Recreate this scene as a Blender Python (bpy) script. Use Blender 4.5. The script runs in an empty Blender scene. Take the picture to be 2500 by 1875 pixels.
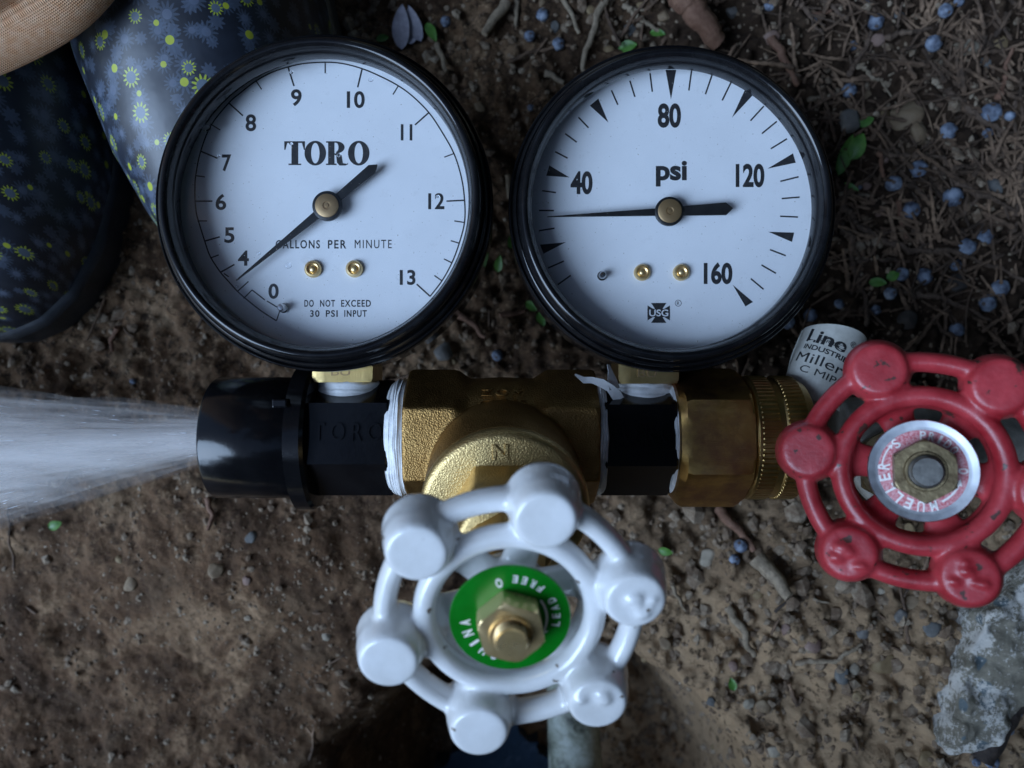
import bpy, bmesh, math, random
import numpy as np
from mathutils import Vector, Matrix, Euler, noise as mnoise

random.seed(7)
rng = np.random.default_rng(7)
PI = math.pi
R = math.radians
S = 0.001                       # every shape below is written in millimetres
sc = bpy.context.scene
C = sc.collection

# ------------------------------------------------------------------ camera, sky, sun, exposure
cam = bpy.data.cameras.new('camera')
camo = bpy.data.objects.new('camera', cam); C.objects.link(camo); sc.camera = camo
camo.location = (0, 0, 0.250)   # a phone held 25 cm above the soil, looking straight down
camo.rotation_euler = (0, 0, 0)
cam.sensor_width = 36; cam.lens = 28.0
cam.clip_start = 0.002; cam.clip_end = 200
cam.dof.use_dof = True; cam.dof.focus_distance = 0.178; cam.dof.aperture_fstop = 16

SUN_EL, SUN_AZ = R(41), R(239)
world = bpy.data.worlds.new('World'); sc.world = world; world.use_nodes = True
wn = world.node_tree.nodes; wl = world.node_tree.links
sky = wn.new('ShaderNodeTexSky'); sky.sky_type = 'NISHITA'; sky.sun_disc = False
sky.sun_elevation = SUN_EL; sky.sun_rotation = SUN_AZ
sky.ozone_density = 2.0; sky.air_density = 1.0; sky.dust_density = 0.6
wl.new(sky.outputs[0], wn['Background'].inputs['Color'])
wn['Background'].inputs['Strength'].default_value = 0.06
sun = bpy.data.lights.new('sun', 'SUN'); sun.energy = 2.1; sun.angle = R(40); sun.color = (0.50, 0.70, 1.0)
suno = bpy.data.objects.new('sun', sun); C.objects.link(suno)
sdir = Vector((math.sin(SUN_AZ) * math.cos(SUN_EL), math.cos(SUN_AZ) * math.cos(SUN_EL), math.sin(SUN_EL)))
suno.rotation_euler = sdir.to_track_quat('Z', 'Y').to_euler(); suno.location = sdir * 3
sc.view_settings.view_transform = 'Standard'; sc.view_settings.look = 'None'
sc.view_settings.exposure = 1.22; sc.view_settings.gamma = 1.0; sc.view_settings.use_curve_mapping = False
sc.render.engine = 'CYCLES'
sc.cycles.use_denoising = True
sc.cycles.max_bounces = 8; sc.cycles.transparent_max_bounces = 24

KS = 0.0005145                  # view slope of one pixel of the 2500 px photograph
def at(px, py, d):              # a photograph pixel at a measured depth -> mm
    return ((px - 1250) * KS * d, (937.5 - py) * KS * d)

# ------------------------------------------------------------------ materials
class NT:
    def __init__(s, name):
        s.m = bpy.data.materials.new(name); s.m.use_nodes = True
        s.t = s.m.node_tree; s.n = s.t.nodes; s.l = s.t.links
        s.b = s.n['Principled BSDF']; s.out = s.n['Material Output']
    def node(s, typ, **kw):
        n = s.n.new(typ)
        for k, v in kw.items(): setattr(n, k, v)
        return n
    def set(s, sock, v):
        if hasattr(v, 'is_linked') or hasattr(v, 'links'): s.l.new(v, sock)
        else: sock.default_value = v
    def coord(s, kind='Object'):
        return s.node('ShaderNodeTexCoord').outputs[kind]
    def mapping(s, v, scale=(1, 1, 1), loc=(0, 0, 0), rot=(0, 0, 0)):
        n = s.node('ShaderNodeMapping'); s.l.new(v, n.inputs[0])
        n.inputs['Location'].default_value = loc; n.inputs['Rotation'].default_value = rot; n.inputs['Scale'].default_value = scale
        return n.outputs[0]
    def noise(s, v, scale, detail=4, rough=.55, dist=0.0):
        n = s.node('ShaderNodeTexNoise'); s.l.new(v, n.inputs['Vector'])
        n.inputs['Scale'].default_value = scale; n.inputs['Detail'].default_value = detail
        n.inputs['Roughness'].default_value = rough; n.inputs['Distortion'].default_value = dist
        return n.outputs[0]
    def vor(s, v, scale, feature='F1', dim='3D', rand=1.0):
        n = s.node('ShaderNodeTexVoronoi', feature=feature, voronoi_dimensions=dim); s.l.new(v, n.inputs['Vector'])
        n.inputs['Scale'].default_value = scale; n.inputs['Randomness'].default_value = rand
        return n
    def ramp(s, f, stops):
        n = s.node('ShaderNodeValToRGB'); s.l.new(f, n.inputs[0]); e = n.color_ramp.elements
        while len(e) < len(stops): e.new(.5)
        for el, (p, c) in zip(e, stops):
            el.position = p; el.color = (*c, 1) if len(c) == 3 else c
        return n.outputs[0]
    def math(s, op, a, b=0.0, c=0.0):
        n = s.node('ShaderNodeMath', operation=op)
        s.set(n.inputs[0], a); s.set(n.inputs[1], b)
        if len(n.inputs) > 2: s.set(n.inputs[2], c)
        return n.outputs[0]
    def vmath(s, op, a, b=(0, 0, 0)):
        n = s.node('ShaderNodeVectorMath', operation=op)
        s.set(n.inputs[0], a); s.set(n.inputs[1], b)
        return n
    def mix(s, f, a, b):
        n = s.node('ShaderNodeMix', data_type='RGBA')
        s.set(n.inputs[0], f)
        s.set(n.inputs[6], a if not isinstance(a, tuple) else (*a[:3], 1)); s.set(n.inputs[7], b if not isinstance(b, tuple) else (*b[:3], 1))
        return n.outputs[2]
    def bump(s, h, dist, strength=1.0, normal=None):
        n = s.node('ShaderNodeBump'); n.inputs['Strength'].default_value = strength; n.inputs['Distance'].default_value = dist
        s.l.new(h, n.inputs['Height'])
        if normal is not None: s.l.new(normal, n.inputs['Normal'])
        return n.outputs[0]
    def fin(s, color=None, rough=None, metal=None, normal=None, **kw):
        for k, v in (('Base Color', color), ('Roughness', rough), ('Metallic', metal), ('Normal', normal)):
            if v is None: continue
            if isinstance(v, tuple): v = (*v[:3], 1)
            s.set(s.b.inputs[k], v)
        for k, v in kw.items(): s.set(s.b.inputs[k.replace('_', ' ')], v)
        return s.m

def worn(name, c1, c2, rough=.4, rvar=.15, metal=0.0, nscale=300, bump=0.0, bscale=2000, spots=None, **kw):
    """a surface with blotchy colour, uneven gloss and fine relief"""
    t = NT(name); o = t.coord()
    n1 = t.noise(o, nscale, 5, .6)
    col = t.ramp(n1, [(.35, c1), (.68, c2)])
    if spots:
        n3 = t.noise(o, spots[1], 3, .5)
        col = t.mix(t.ramp(n3, [(spots[2], (0, 0, 0)), (spots[2] + .03, (1, 1, 1))]), col, spots[0])
    n2 = t.noise(o, nscale * 3.1, 4, .6)
    rg = t.math('MULTIPLY_ADD', n2, rvar * 2, rough - rvar)
    nm = None
    if bump: nm = t.bump(t.noise(o, bscale, 4, .6), bump)
    return t.fin(color=col, rough=rg, metal=metal, normal=nm, **kw)

M = {}
M['bezel'] = worn('black_gloss_paint', (.006, .006, .007), (.012, .012, .013), .10, .05, 0, 200, 0, spots=((.10, .10, .10), 1500, .80))
M['case'] = worn('black_case_paint', (.008, .008, .008), (.016, .015, .014), .35, .1)
M['dial'] = worn('white_dial', (.76, .77, .79), (.80, .81, .83), .55, .08, 0, 90)
M['ink'] = worn('dial_ink', (.012, .012, .014), (.03, .03, .034), .6, .1, 0, 900)
M['pointer'] = worn('pointer_black', (.010, .010, .011), (.02, .02, .02), .42, .08)
M['plastic'] = worn('black_plastic', (.004, .004, .005), (.007, .007, .008), .15, .05, 0, 150, .00002, 900, spots=((.16, .15, .14), 1900, .79))
M['tape'] = worn('white_thread_tape', (.70, .71, .72), (.88, .88, .88), .42, .1, 0, 500, .00008, 1500, Subsurface_Weight=.0)
M['enamel'] = worn('white_enamel', (.68, .67, .65), (.84, .84, .84), .20, .10, 0, 75, .00010, 300, spots=((.16, .12, .085), 420, .70))
M['enamel'].node_tree.nodes['Principled BSDF'].inputs['Coat Weight'].default_value = .6
M['redpaint'] = worn('red_enamel', (.27, .014, .020), (.46, .050, .060), .36, .14, 0, 130, .00008, 700, spots=((.07, .028, .022), 340, .655))
M['silver'] = worn('name_plate_silver', (.62, .63, .65), (.78, .79, .80), .34, .1, 1.0, 200)
M['redprint'] = worn('name_plate_red', (.45, .05, .07), (.70, .42, .44), .45, .1, 0, 2600)
M['rustnut'] = worn('weathered_nut', (.12, .085, .045), (.26, .20, .11), .48, .15, .75, 500, .0001, 1200)
M['steel'] = worn('dull_steel', (.13, .125, .115), (.24, .23, .21), .42, .12, .8, 400, .00005, 1000)
M['chrome'] = worn('pin_steel', (.55, .55, .56), (.7, .7, .7), .2, .05, 1.0)
M['print_white'] = worn('white_print', (.75, .72, .70), (.85, .80, .78), .5, .1, 0, 1500)
M['oldmetal'] = worn('weathered_zinc_body', (.16, .15, .13), (.33, .31, .27), .6, .12, .35, 160, .0002, 700)

def brass(name, c1, c2, rough, cast=0.0, brushed=None, metal=1.0, patina=None):
    t = NT(name); o = t.coord()
    col = t.ramp(t.noise(o, 170, 5, .65), [(.3, c1), (.7, c2)])
    if patina:
        f = t.ramp(t.noise(o, 70, 5, .65), [(.45, (0, 0, 0)), (.62, (1, 1, 1))])
        col = t.mix(f, col, patina)
    nm = None
    if cast:
        v = t.vor(o, 2600).outputs['Distance']; h = t.math('ADD', v, t.noise(o, 3200, 3, .6))
        nm = t.bump(h, cast)
    if brushed:
        h = t.noise(t.mapping(o, scale=brushed), 1, 3, .7)
        nm = t.bump(h, .00004, 1, nm)
    rg = t.math('MULTIPLY_ADD', t.noise(o, 420, 4, .6), .24, rough - .12)
    return t.fin(color=col, rough=rg, metal=metal, normal=nm)
M['brass'] = brass('machined_brass', (.50, .33, .12), (.66, .47, .20), .34, 0, (300, 6000, 6000))
M['brassv'] = brass('brushed_brass', (.52, .36, .13), (.68, .50, .22), .36, 0, (6000, 300, 6000))
M['brass_adapter'] = brass('stained_brass', (.56, .33, .10), (.72, .46, .16), .38, 0, (400, 7000, 7000), patina=(.38, .20, .10))
M['cast_brass'] = brass('sand_cast_brass', (.26, .145, .048), (.40, .245, .09), .46, .00010)
M['cast_brass_light'] = brass('sand_cast_brass_light', (.46, .32, .14), (.60, .44, .20), .44, .00006)
M['bright_brass'] = brass('bright_brass', (.72, .50, .22), (.86, .64, .34), .30, metal=.8)
M['hub_brass'] = brass('turned_brass', (.34, .22, .11), (.42, .28, .14), .45, 0, None, .7)
M['green'] = worn('green_name_plate', (.0, .14, .004), (.0, .18, .008), .34, .06, 0, 300)
M['verm'] = worn('edge_silver', (.6, .62, .6), (.7, .7, .7), .3, .05, 1.0)

for q_ in ('plastic', 'bezel', 'case', 'pointer'): M[q_].node_tree.nodes['Principled BSDF'].inputs['Specular IOR Level'].default_value = .34
# acrylic window: mostly see-through with a real Fresnel gloss
t = NT('clear_window'); t.n.remove(t.b)
fr = t.node('ShaderNodeFresnel'); fr.inputs['IOR'].default_value = 1.46
tr = t.node('ShaderNodeBsdfTransparent'); tr.inputs[0].default_value = (.97, .975, .98, 1)
gl = t.node('ShaderNodeBsdfGlossy'); gl.inputs['Roughness'].default_value = .04
ge = t.node('ShaderNodeNewGeometry'); fq = t.math('MULTIPLY', fr.outputs[0], t.math('SUBTRACT', 1.0, ge.outputs['Backfacing']))
mx = t.node('ShaderNodeMixShader'); t.l.new(fq, mx.inputs[0]); t.l.new(tr.outputs[0], mx.inputs[1]); t.l.new(gl.outputs[0], mx.inputs[2])
spk = t.ramp(t.noise(t.coord(), 1700, 2, .5), [(.735, (0, 0, 0)), (.76, (.5, .5, .5))])
df = t.node('ShaderNodeBsdfDiffuse'); df.inputs[0].default_value = (.62, .58, .52, 1)
mx2 = t.node('ShaderNodeMixShader')
hz = t.ramp(t.noise(t.mapping(t.coord(), scale=(1, 1, 1)), 260, 6, .75), [(.60, (0, 0, 0)), (.80, (.10, .10, .10))])
t.l.new(t.math('MAXIMUM', hz, spk), mx2.inputs[0]); t.l.new(mx.outputs[0], mx2.inputs[1]); t.l.new(df.outputs[0], mx2.inputs[2])
t.l.new(mx2.outputs[0], t.out.inputs[0]); M['window'] = t.m

t = NT('water_drop_clear')
M['drop'] = t.fin(color=(.95, .97, 1.0), rough=.03, Transmission_Weight=1.0, IOR=1.33)

def soil_material():
    t = NT('soil'); o = t.coord()
    n = t.noise(o, 60, 6, .65)
    c = t.ramp(n, [(.30, (.055, .034, .021)), (.5, (.15, .10, .065)), (.68, (.29, .215, .15))])
    n2 = t.noise(o, 260, 6, .75)
    c = t.mix(t.ramp(n2, [(.40, (1, 1, 1)), (.52, (0, 0, 0))]), c, (.030, .021, .015))
    n3 = t.noise(o, 420, 6, .75)
    c = t.mix(t.ramp(n3, [(.56, (0, 0, 0)), (.66, (1, 1, 1))]), c, (.36, .28, .195))
    big = t.noise(o, 38, 5, .6)
    c = t.mix(t.ramp(big, [(.36, (.75, .75, .75)), (.52, (0, 0, 0))]), c, (.045, .028, .018))
    c = t.mix(t.ramp(big, [(.54, (0, 0, 0)), (.66, (.6, .6, .6))]), c, (.31, .245, .175))
    # greyer clay towards the dug bank, dark humus under the juniper
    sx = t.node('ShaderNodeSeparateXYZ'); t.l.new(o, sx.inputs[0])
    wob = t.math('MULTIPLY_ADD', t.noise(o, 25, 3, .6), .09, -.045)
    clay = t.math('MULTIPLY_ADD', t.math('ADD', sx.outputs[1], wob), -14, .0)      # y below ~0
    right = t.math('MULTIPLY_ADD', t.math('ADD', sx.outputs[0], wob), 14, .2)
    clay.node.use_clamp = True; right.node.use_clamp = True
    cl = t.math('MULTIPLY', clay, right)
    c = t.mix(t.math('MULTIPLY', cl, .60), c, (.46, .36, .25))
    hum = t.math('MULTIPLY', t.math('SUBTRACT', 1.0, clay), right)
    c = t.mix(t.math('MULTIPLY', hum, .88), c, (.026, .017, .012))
    left = t.math('MULTIPLY_ADD', t.math('ADD', sx.outputs[0], wob), -16, .25); left.node.use_clamp = True
    wet = t.math('MULTIPLY', left, clay)
    mud = t.ramp(t.noise(o, 30, 5, .62, .8), [(.38, (.030, .017, .010)), (.54, (.105, .062, .036)), (.70, (.36, .265, .18))])
    fine = t.ramp(t.noise(o, 330, 6, .75), [(.38, (.8, .8, .8)), (.5, (0, 0, 0))]); mud = t.mix(fine, mud, (.045, .028, .018))
    c = t.mix(t.math('MULTIPLY', wet, .72), c, mud)
    crevice_shade = t.ramp(t.noise(o, 300, 5, .7), [(.36, (.85, .85, .85)), (.45, (0, 0, 0))])  # random dark flecks painted in for the shade of soil crevices
    c = t.mix(t.math('MULTIPLY', crevice_shade, right), c, (.028, .019, .013))
    warm = t.node('ShaderNodeMix', data_type='RGBA', blend_type='MULTIPLY'); warm.inputs[0].default_value = 1; t.l.new(c, warm.inputs[6]); warm.inputs[7].default_value = (1.14, 1.0, .86, 1); c = warm.outputs[2]
    h = t.math('ADD', t.noise(o, 700, 6, .75), t.math('MULTIPLY', t.vor(o, 420).outputs['Distance'], .6))
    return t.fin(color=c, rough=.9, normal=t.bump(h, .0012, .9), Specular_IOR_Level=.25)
M['soil'] = soil_material()

DIM = .78
def stone(name, c1, c2, sc_=400, metal=0, rough=.75):
    t = NT(name); o = t.coord()
    c1 = tuple(q * DIM for q in c1); c2 = tuple(q * DIM for q in c2)
    c = t.ramp(t.noise(o, sc_, 6, .7), [(.36, c1), (.64, c2)])
    return t.fin(color=c, rough=rough, normal=t.bump(t.noise(o, sc_ * 2, 5, .7), .0004))
M['st_grey'] = stone('grey_stone', (.10, .10, .10), (.20, .195, .18))
M['st_blue'] = stone('blue_grey_stone', (.13, .122, .115), (.24, .225, .205))
M['st_tan'] = stone('tan_stone', (.20, .13, .075), (.32, .24, .15))
M['st_ochre'] = stone('ochre_stone', (.22, .145, .07), (.33, .24, .13))
M['st_pink'] = stone('pinkish_stone', (.22, .13, .10), (.32, .22, .18))
M['st_pale'] = stone('pale_stone', (.32, .27, .20), (.46, .39, .30))
M['st_dark'] = stone('dark_stone', (.045, .038, .034), (.085, .07, .062))
M['twig'] = stone('brown_twig', (.07, .042, .028), (.19, .125, .085), 700)
M['twig_red'] = stone('reddish_root', (.16, .075, .045), (.26, .14, .09), 500)
M['twig_pale'] = stone('pale_stick', (.20, .15, .10), (.42, .33, .23), 500)
M['twig_dark'] = stone('dark_root', (.03, .02, .016), (.07, .05, .04), 500)
M['leaf'] = worn('green_leaf', (.05, .15, .022), (.11, .25, .045), .45, .1, 0, 300)
M['lilac'] = worn('dry_lilac_leaf', (.26, .25, .30), (.40, .39, .46), .7, .1, 0, 400)

t = NT('juniper_berry_skin'); o = t.coord()
c = t.ramp(t.noise(o, 420, 5, .7), [(.34, (.03, .032, .05)), (.48, (.13, .16, .22)), (.70, (.34, .40, .50))])
M['berry'] = t.fin(color=c, rough=.65, normal=t.bump(t.noise(o, 700, 3, .6), .0002))

t = NT('lichened_concrete'); o = t.coord()
c = t.ramp(t.noise(o, 260, 6, .75), [(.3, (.13, .115, .085)), (.7, (.30, .27, .21))])
v = t.vor(o, 150); agg = t.ramp(v.outputs['Distance'], [(.28, (1, 1, 1)), (.34, (0, 0, 0))])
sel = t.math('GREATER_THAN', t.node('ShaderNodeSeparateColor').outputs[0], .55)
t.l.new(v.outputs['Color'], sel.node.inputs[0].links[0].from_node.inputs[0])
c = t.mix(t.math('MULTIPLY', agg, sel), c, (.12, .155, .17))
li = t.math('ADD', t.noise(o, 34, 8, .82), t.math('MULTIPLY', t.noise(o, 1100, 4, .9), .40))
c = t.mix(t.ramp(li, [(.685, (0, 0, 0)), (.72, (1, 1, 1))]), c, (.62, .59, .54))
M['concrete'] = t.fin(color=c, rough=.85, normal=t.bump(t.math('ADD', t.noise(o, 800, 6, .8), v.outputs['Distance']), .0007))

t = NT('stained_pipe'); o = t.coord()
c = t.ramp(t.noise(o, 110, 6, .7), [(.36, (.05, .055, .04)), (.5, (.26, .28, .22)), (.7, (.48, .52, .47))])
M['pipe'] = t.fin(color=c, rough=.5, normal=t.bump(t.noise(o, 500, 4, .6), .0004))

t = NT('dark_water'); o = t.coord()
M['water'] = t.fin(color=(.03, .05, .08), rough=.08, normal=t.bump(t.noise(o, 90, 3, .5), .002), IOR=1.33)

def cloth():
    t = NT('tan_woven_cloth'); uv = t.coord('UV')
    w1 = t.node('ShaderNodeTexWave', wave_type='BANDS', bands_direction='X'); w1.inputs['Scale'].default_value = .15; w1.inputs['Distortion'].default_value = .6; w1.inputs['Detail'].default_value = 1
    w2 = t.node('ShaderNodeTexWave', wave_type='BANDS', bands_direction='Y'); w2.inputs['Scale'].default_value = .15; w2.inputs['Distortion'].default_value = .6; w2.inputs['Detail'].default_value = 1
    t.l.new(uv, w1.inputs[0]); t.l.new(uv, w2.inputs[0])
    wv = t.math('MULTIPLY', w1.outputs[1], w2.outputs[1])
    c = t.ramp(wv, [(.0, (.55, .24, .11)), (.6, (.90, .53, .30))])
    n = t.noise(uv, .12, 5, .7)
    c = t.mix(t.ramp(n, [(.35, (0, 0, 0)), (.7, (.6, .6, .6))]), c, (.90, .66, .46))
    return t.fin(color=c, rough=.9, normal=t.bump(wv, .0004, .8), Specular_IOR_Level=.2)
M['cloth'] = cloth()

def shoe_print():
    t = NT('flower_print_rubber'); uv = t.mapping(t.coord('UV'), scale=(1.3, 1.3, 1.3))
    base = t.ramp(t.noise(uv, .06, 4, .6), [(.3, (.006, .008, .014)), (.7, (.018, .024, .038))])
    def layer(scale, off, rad, npet, depth, inner, gate):
        p = t.mapping(uv, loc=(off, off * .7, 0))
        v = t.vor(p, scale, dim='2D', rand=.85)
        dlt = t.vmath('SUBTRACT', p, v.outputs['Position']).outputs[0]
        ln = t.vmath('LENGTH', dlt).outputs['Value']
        s = t.node('ShaderNodeSeparateXYZ'); t.l.new(dlt, s.inputs[0])
        th = t.math('ARCTAN2', s.outputs[1], s.outputs[0])
        cs = t.math('COSINE', t.math('MULTIPLY', th, npet))
        sc2 = t.node('ShaderNodeSeparateColor'); t.l.new(v.outputs['Color'], sc2.inputs[0])
        rr = t.math('MULTIPLY', t.math('MULTIPLY_ADD', sc2.outputs[0], .45, .72), rad)
        edge = t.math('MULTIPLY', rr, t.math('MULTIPLY_ADD', cs, depth, 1 - depth))
        on = t.math('GREATER_THAN', sc2.outputs[1], gate)
        full = t.math('MULTIPLY', t.math('LESS_THAN', ln, edge), on)
        core = t.math('MULTIPLY', t.math('LESS_THAN', ln, t.math('MULTIPLY', rr, inner)), on)
        return full, core
    c = base
    f, k = layer(.115, 3, 3.4, 13, .25, .38, .05); c = t.mix(t.math('MULTIPLY', f, .5), c, (.07, .095, .14)); c = t.mix(t.math('MULTIPLY', k, .7), c, (.09, .11, .16))
    f, k = layer(.15, 31, 2.6, 9, .2, .45, .35); c = t.mix(t.math('MULTIPLY', f, .55), c, (.075, .10, .15))
    f, k = layer(.085, 57, 3.5, 11, .30, .34, .36); c = t.mix(t.math('MULTIPLY', f, .55), c, (.06, .085, .13)); c = t.mix(k, c, (.34, .38, .03))
    f, k = layer(.080, 91, 3.1, 12, .24, .56, .34)
    c = t.mix(f, c, (.30, .36, .03)); c = t.mix(k, c, (.09, .12, .16))
    return t.fin(color=c, rough=.46, normal=t.bump(t.noise(uv, .12, 2, .5), .0002), Coat_Weight=.2, Coat_Roughness=.3)
M['shoe'] = shoe_print()
M['sole'] = worn('dark_sole', (.012, .016, .024), (.025, .03, .04), .5, .1)
M['skin'] = worn('skin', (.45, .26, .18), (.55, .34, .25), .5, .1)
M['hair'] = worn('brown_hair', (.03, .018, .01), (.06, .035, .02), .6, .1)
M['jacket'] = worn('dark_jacket', (.02, .02, .022), (.035, .035, .04), .85, .05)
M['bark'] = stone('juniper_bark', (.06, .04, .03), (.14, .10, .075), 60)
M['needles'] = worn('juniper_foliage', (.020, .045, .018), (.05, .09, .035), .6, .1, 0, 40)

# ------------------------------------------------------------------ mesh helpers (mm in, metres out)
def mesh(name, verts, faces, mat, smooth=None, xf=None, uvs=None):
    v = np.asarray(verts, dtype=float)
    if xf is not None:
        A = np.array(xf); v = v @ A[:3, :3].T + A[:3, 3]
    me = bpy.data.meshes.new(name)
    me.from_pydata((v * S).tolist(), [], faces if isinstance(faces, list) else faces.tolist()); me.update()
    if mat is not None: me.materials.append(M[mat])
    if smooth is not None:
        me.shade_smooth()
        if smooth < 180: me.set_sharp_from_angle(angle=R(smooth))
    if uvs is not None:
        l = me.uv_layers.new(name='UVMap'); idx = np.empty(len(me.loops), dtype=np.int32); me.loops.foreach_get('vertex_index', idx)
        l.data.foreach_set('uv', np.asarray(uvs, dtype=np.float32)[idx].ravel())
    return me

def link(name, me, parent=None, loc=None, rot=None, label=None):
    o = bpy.data.objects.new(name, me); C.objects.link(o)
    if parent is not None: o.parent = parent
    if loc is not None: o.location = [c * S for c in loc]
    if rot is not None: o.rotation_euler = rot
    if label: o['label'] = label
    return o

def tag(o, label=None, cat=None, group=None, kind=None):
    if label: o['label'] = label
    if cat: o['category'] = cat
    if group: o['group'] = group
    if kind: o['kind'] = kind
    return o

def thing(name, label, cat, loc=(0, 0, 0), group=None, mat4=None):
    o = bpy.data.objects.new(name, None); C.objects.link(o); o.empty_display_size = .01
    if mat4 is not None: o.matrix_world = mat4
    else: o.location = [c * S for c in loc]
    return tag(o, label, cat, group)

class G:                                    # collects geometry
    def __init__(s): s.v = []; s.f = []
    def add(s, v, f, xf=None):
        n = len(s.v)
        if xf is not None: v = [tuple(xf @ Vector(p)) for p in v]
        s.v += [tuple(p) for p in v]; s.f += [tuple(i + n for i in q) for q in f]
        return s

def lathe(prof, n=64, close=False, rfun=None):
    """profile of (r, z) turned about Z"""
    v = []; f = []
    for (r, z) in prof:
        for i in range(n):
            a = 2 * PI * i / n; q = r if rfun is None else rfun(r, z, a)
            v.append((q * math.cos(a), q * math.sin(a), z))
    m = len(prof)
    for j in range(m - 1 if not close else m):
        k = (j + 1) % m
        for i in range(n):
            i2 = (i + 1) % n; f.append((j * n + i, j * n + i2, k * n + i2, k * n + i))
    if not close:
        f.append(tuple(reversed(range(n)))); f.append(tuple(range((m - 1) * n, m * n)))
    return v, f

def polybar(k, af, stations, rot=0.0, n=None):
    """k-sided bar across flats af along Z; stations are (z, limiting radius): turned chamfers"""
    n = n or k * 12
    def rf(r, z, a):
        b = (a - rot + PI / k) % (2 * PI / k) - PI / k
        return min(af / 2 / math.cos(b), r)
    v = []; f = []
    for (z, rl) in stations:
        for i in range(n):
            a = rot + PI / k + 2 * PI * i / n
            q = rf(rl, z, a); v.append((q * math.cos(a), q * math.sin(a), z))
    m = len(stations)
    for j in range(m - 1):
        for i in range(n):
            i2 = (i + 1) % n; f.append((j * n + i, j * n + i2, (j + 1) * n + i2, (j + 1) * n + i))
    f.append(tuple(reversed(range(n)))); f.append(tuple(range((m - 1) * n, m * n)))
    return v, f

def prism(poly, z0, z1):
    n = len(poly); v = [(x, y, z0) for x, y in poly] + [(x, y, z1) for x, y in poly]
    f = [tuple(reversed(range(n))), tuple(range(n, 2 * n))] + [(i, (i + 1) % n, n + (i + 1) % n, n + i) for i in range(n)]
    return v, f

def box(cx, cy, cz, sx, sy, sz):
    return prism([(cx - sx / 2, cy - sy / 2), (cx + sx / 2, cy - sy / 2), (cx + sx / 2, cy + sy / 2), (cx - sx / 2, cy + sy / 2)], cz - sz / 2, cz + sz / 2)

def tube(pts, rad, n=10, closed=False, flat=1.0, wob=None):
    pts = [Vector(p) for p in pts]; m = len(pts); v = []; f = []
    up = None
    for i, p in enumerate(pts):
        a = pts[(i - 1) % m] if (closed or i > 0) else p; b = pts[(i + 1) % m] if (closed or i < m - 1) else p
        t_ = (b - a).normalized()
        if up is None: up = t_.orthogonal().normalized() if abs(t_.z) > .9 else Vector((0, 0, 1))
        s_ = t_.cross(up)
        if s_.length < 1e-4: s_ = t_.orthogonal()
        s_.normalize(); u_ = s_.cross(t_).normalized()
        r = rad[i] if hasattr(rad, '__len__') else rad
        for k in range(n):
            an = 2 * PI * k / n; q = r if wob is None else r * wob(i, k)
            v.append(tuple(p + s_ * (math.cos(an) * q) + u_ * (math.sin(an) * q * flat)))
    for i in range(m if closed else m - 1):
        i2 = (i + 1) % m
        for k in range(n):
            k2 = (k + 1) % n; f.append((i * n + k, i * n + k2, i2 * n + k2, i2 * n + k))
    if not closed:
        f.append(tuple(reversed(range(n)))); f.append(tuple(range((m - 1) * n, m * n)))
    return v, f

def sphere(r, n=16, m=10, c=(0, 0, 0), sc3=(1, 1, 1)):
    v = []; f = []
    for j in range(1, m):
        b = -PI / 2 + PI * j / m
        for i in range(n):
            a = 2 * PI * i / n
            v.append((c[0] + r * sc3[0] * math.cos(b) * math.cos(a), c[1] + r * sc3[1] * math.cos(b) * math.sin(a), c[2] + r * sc3[2] * math.sin(b)))
    for j in range(m - 2):
        for i in range(n):
            i2 = (i + 1) % n; f.append((j * n + i, j * n + i2, (j + 1) * n + i2, (j + 1) * n + i))
    v.append((c[0], c[1], c[2] - r * sc3[2])); v.append((c[0], c[1], c[2] + r * sc3[2])); a0 = len(v) - 2
    for i in range(n):
        i2 = (i + 1) % n; f.append((i2, i, a0)); f.append(((m - 2) * n + i, (m - 2) * n + i2, a0 + 1))
    return v, f

def evaluated(v, f, mods):
    """run modifiers (in mm) over loose geometry and hand back verts, faces"""
    me = bpy.data.meshes.new('tmp'); me.from_pydata([tuple(p) for p in v], [], f); me.update()
    o = bpy.data.objects.new('tmp', me); C.objects.link(o)
    for typ, kw in mods:
        m = o.modifiers.new(typ, typ)
        for k, q in kw.items(): setattr(m, k, q)
    dg = bpy.context.evaluated_depsgraph_get(); dg.update()
    e = o.evaluated_get(dg); em = e.to_mesh()
    vv = np.empty(len(em.vertices) * 3); em.vertices.foreach_get('co', vv); vv = vv.reshape(-1, 3)
    ff = [tuple(p.vertices) for p in em.polygons]
    e.to_mesh_clear(); bpy.data.objects.remove(o); bpy.data.meshes.remove(me)
    return vv, ff

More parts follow.
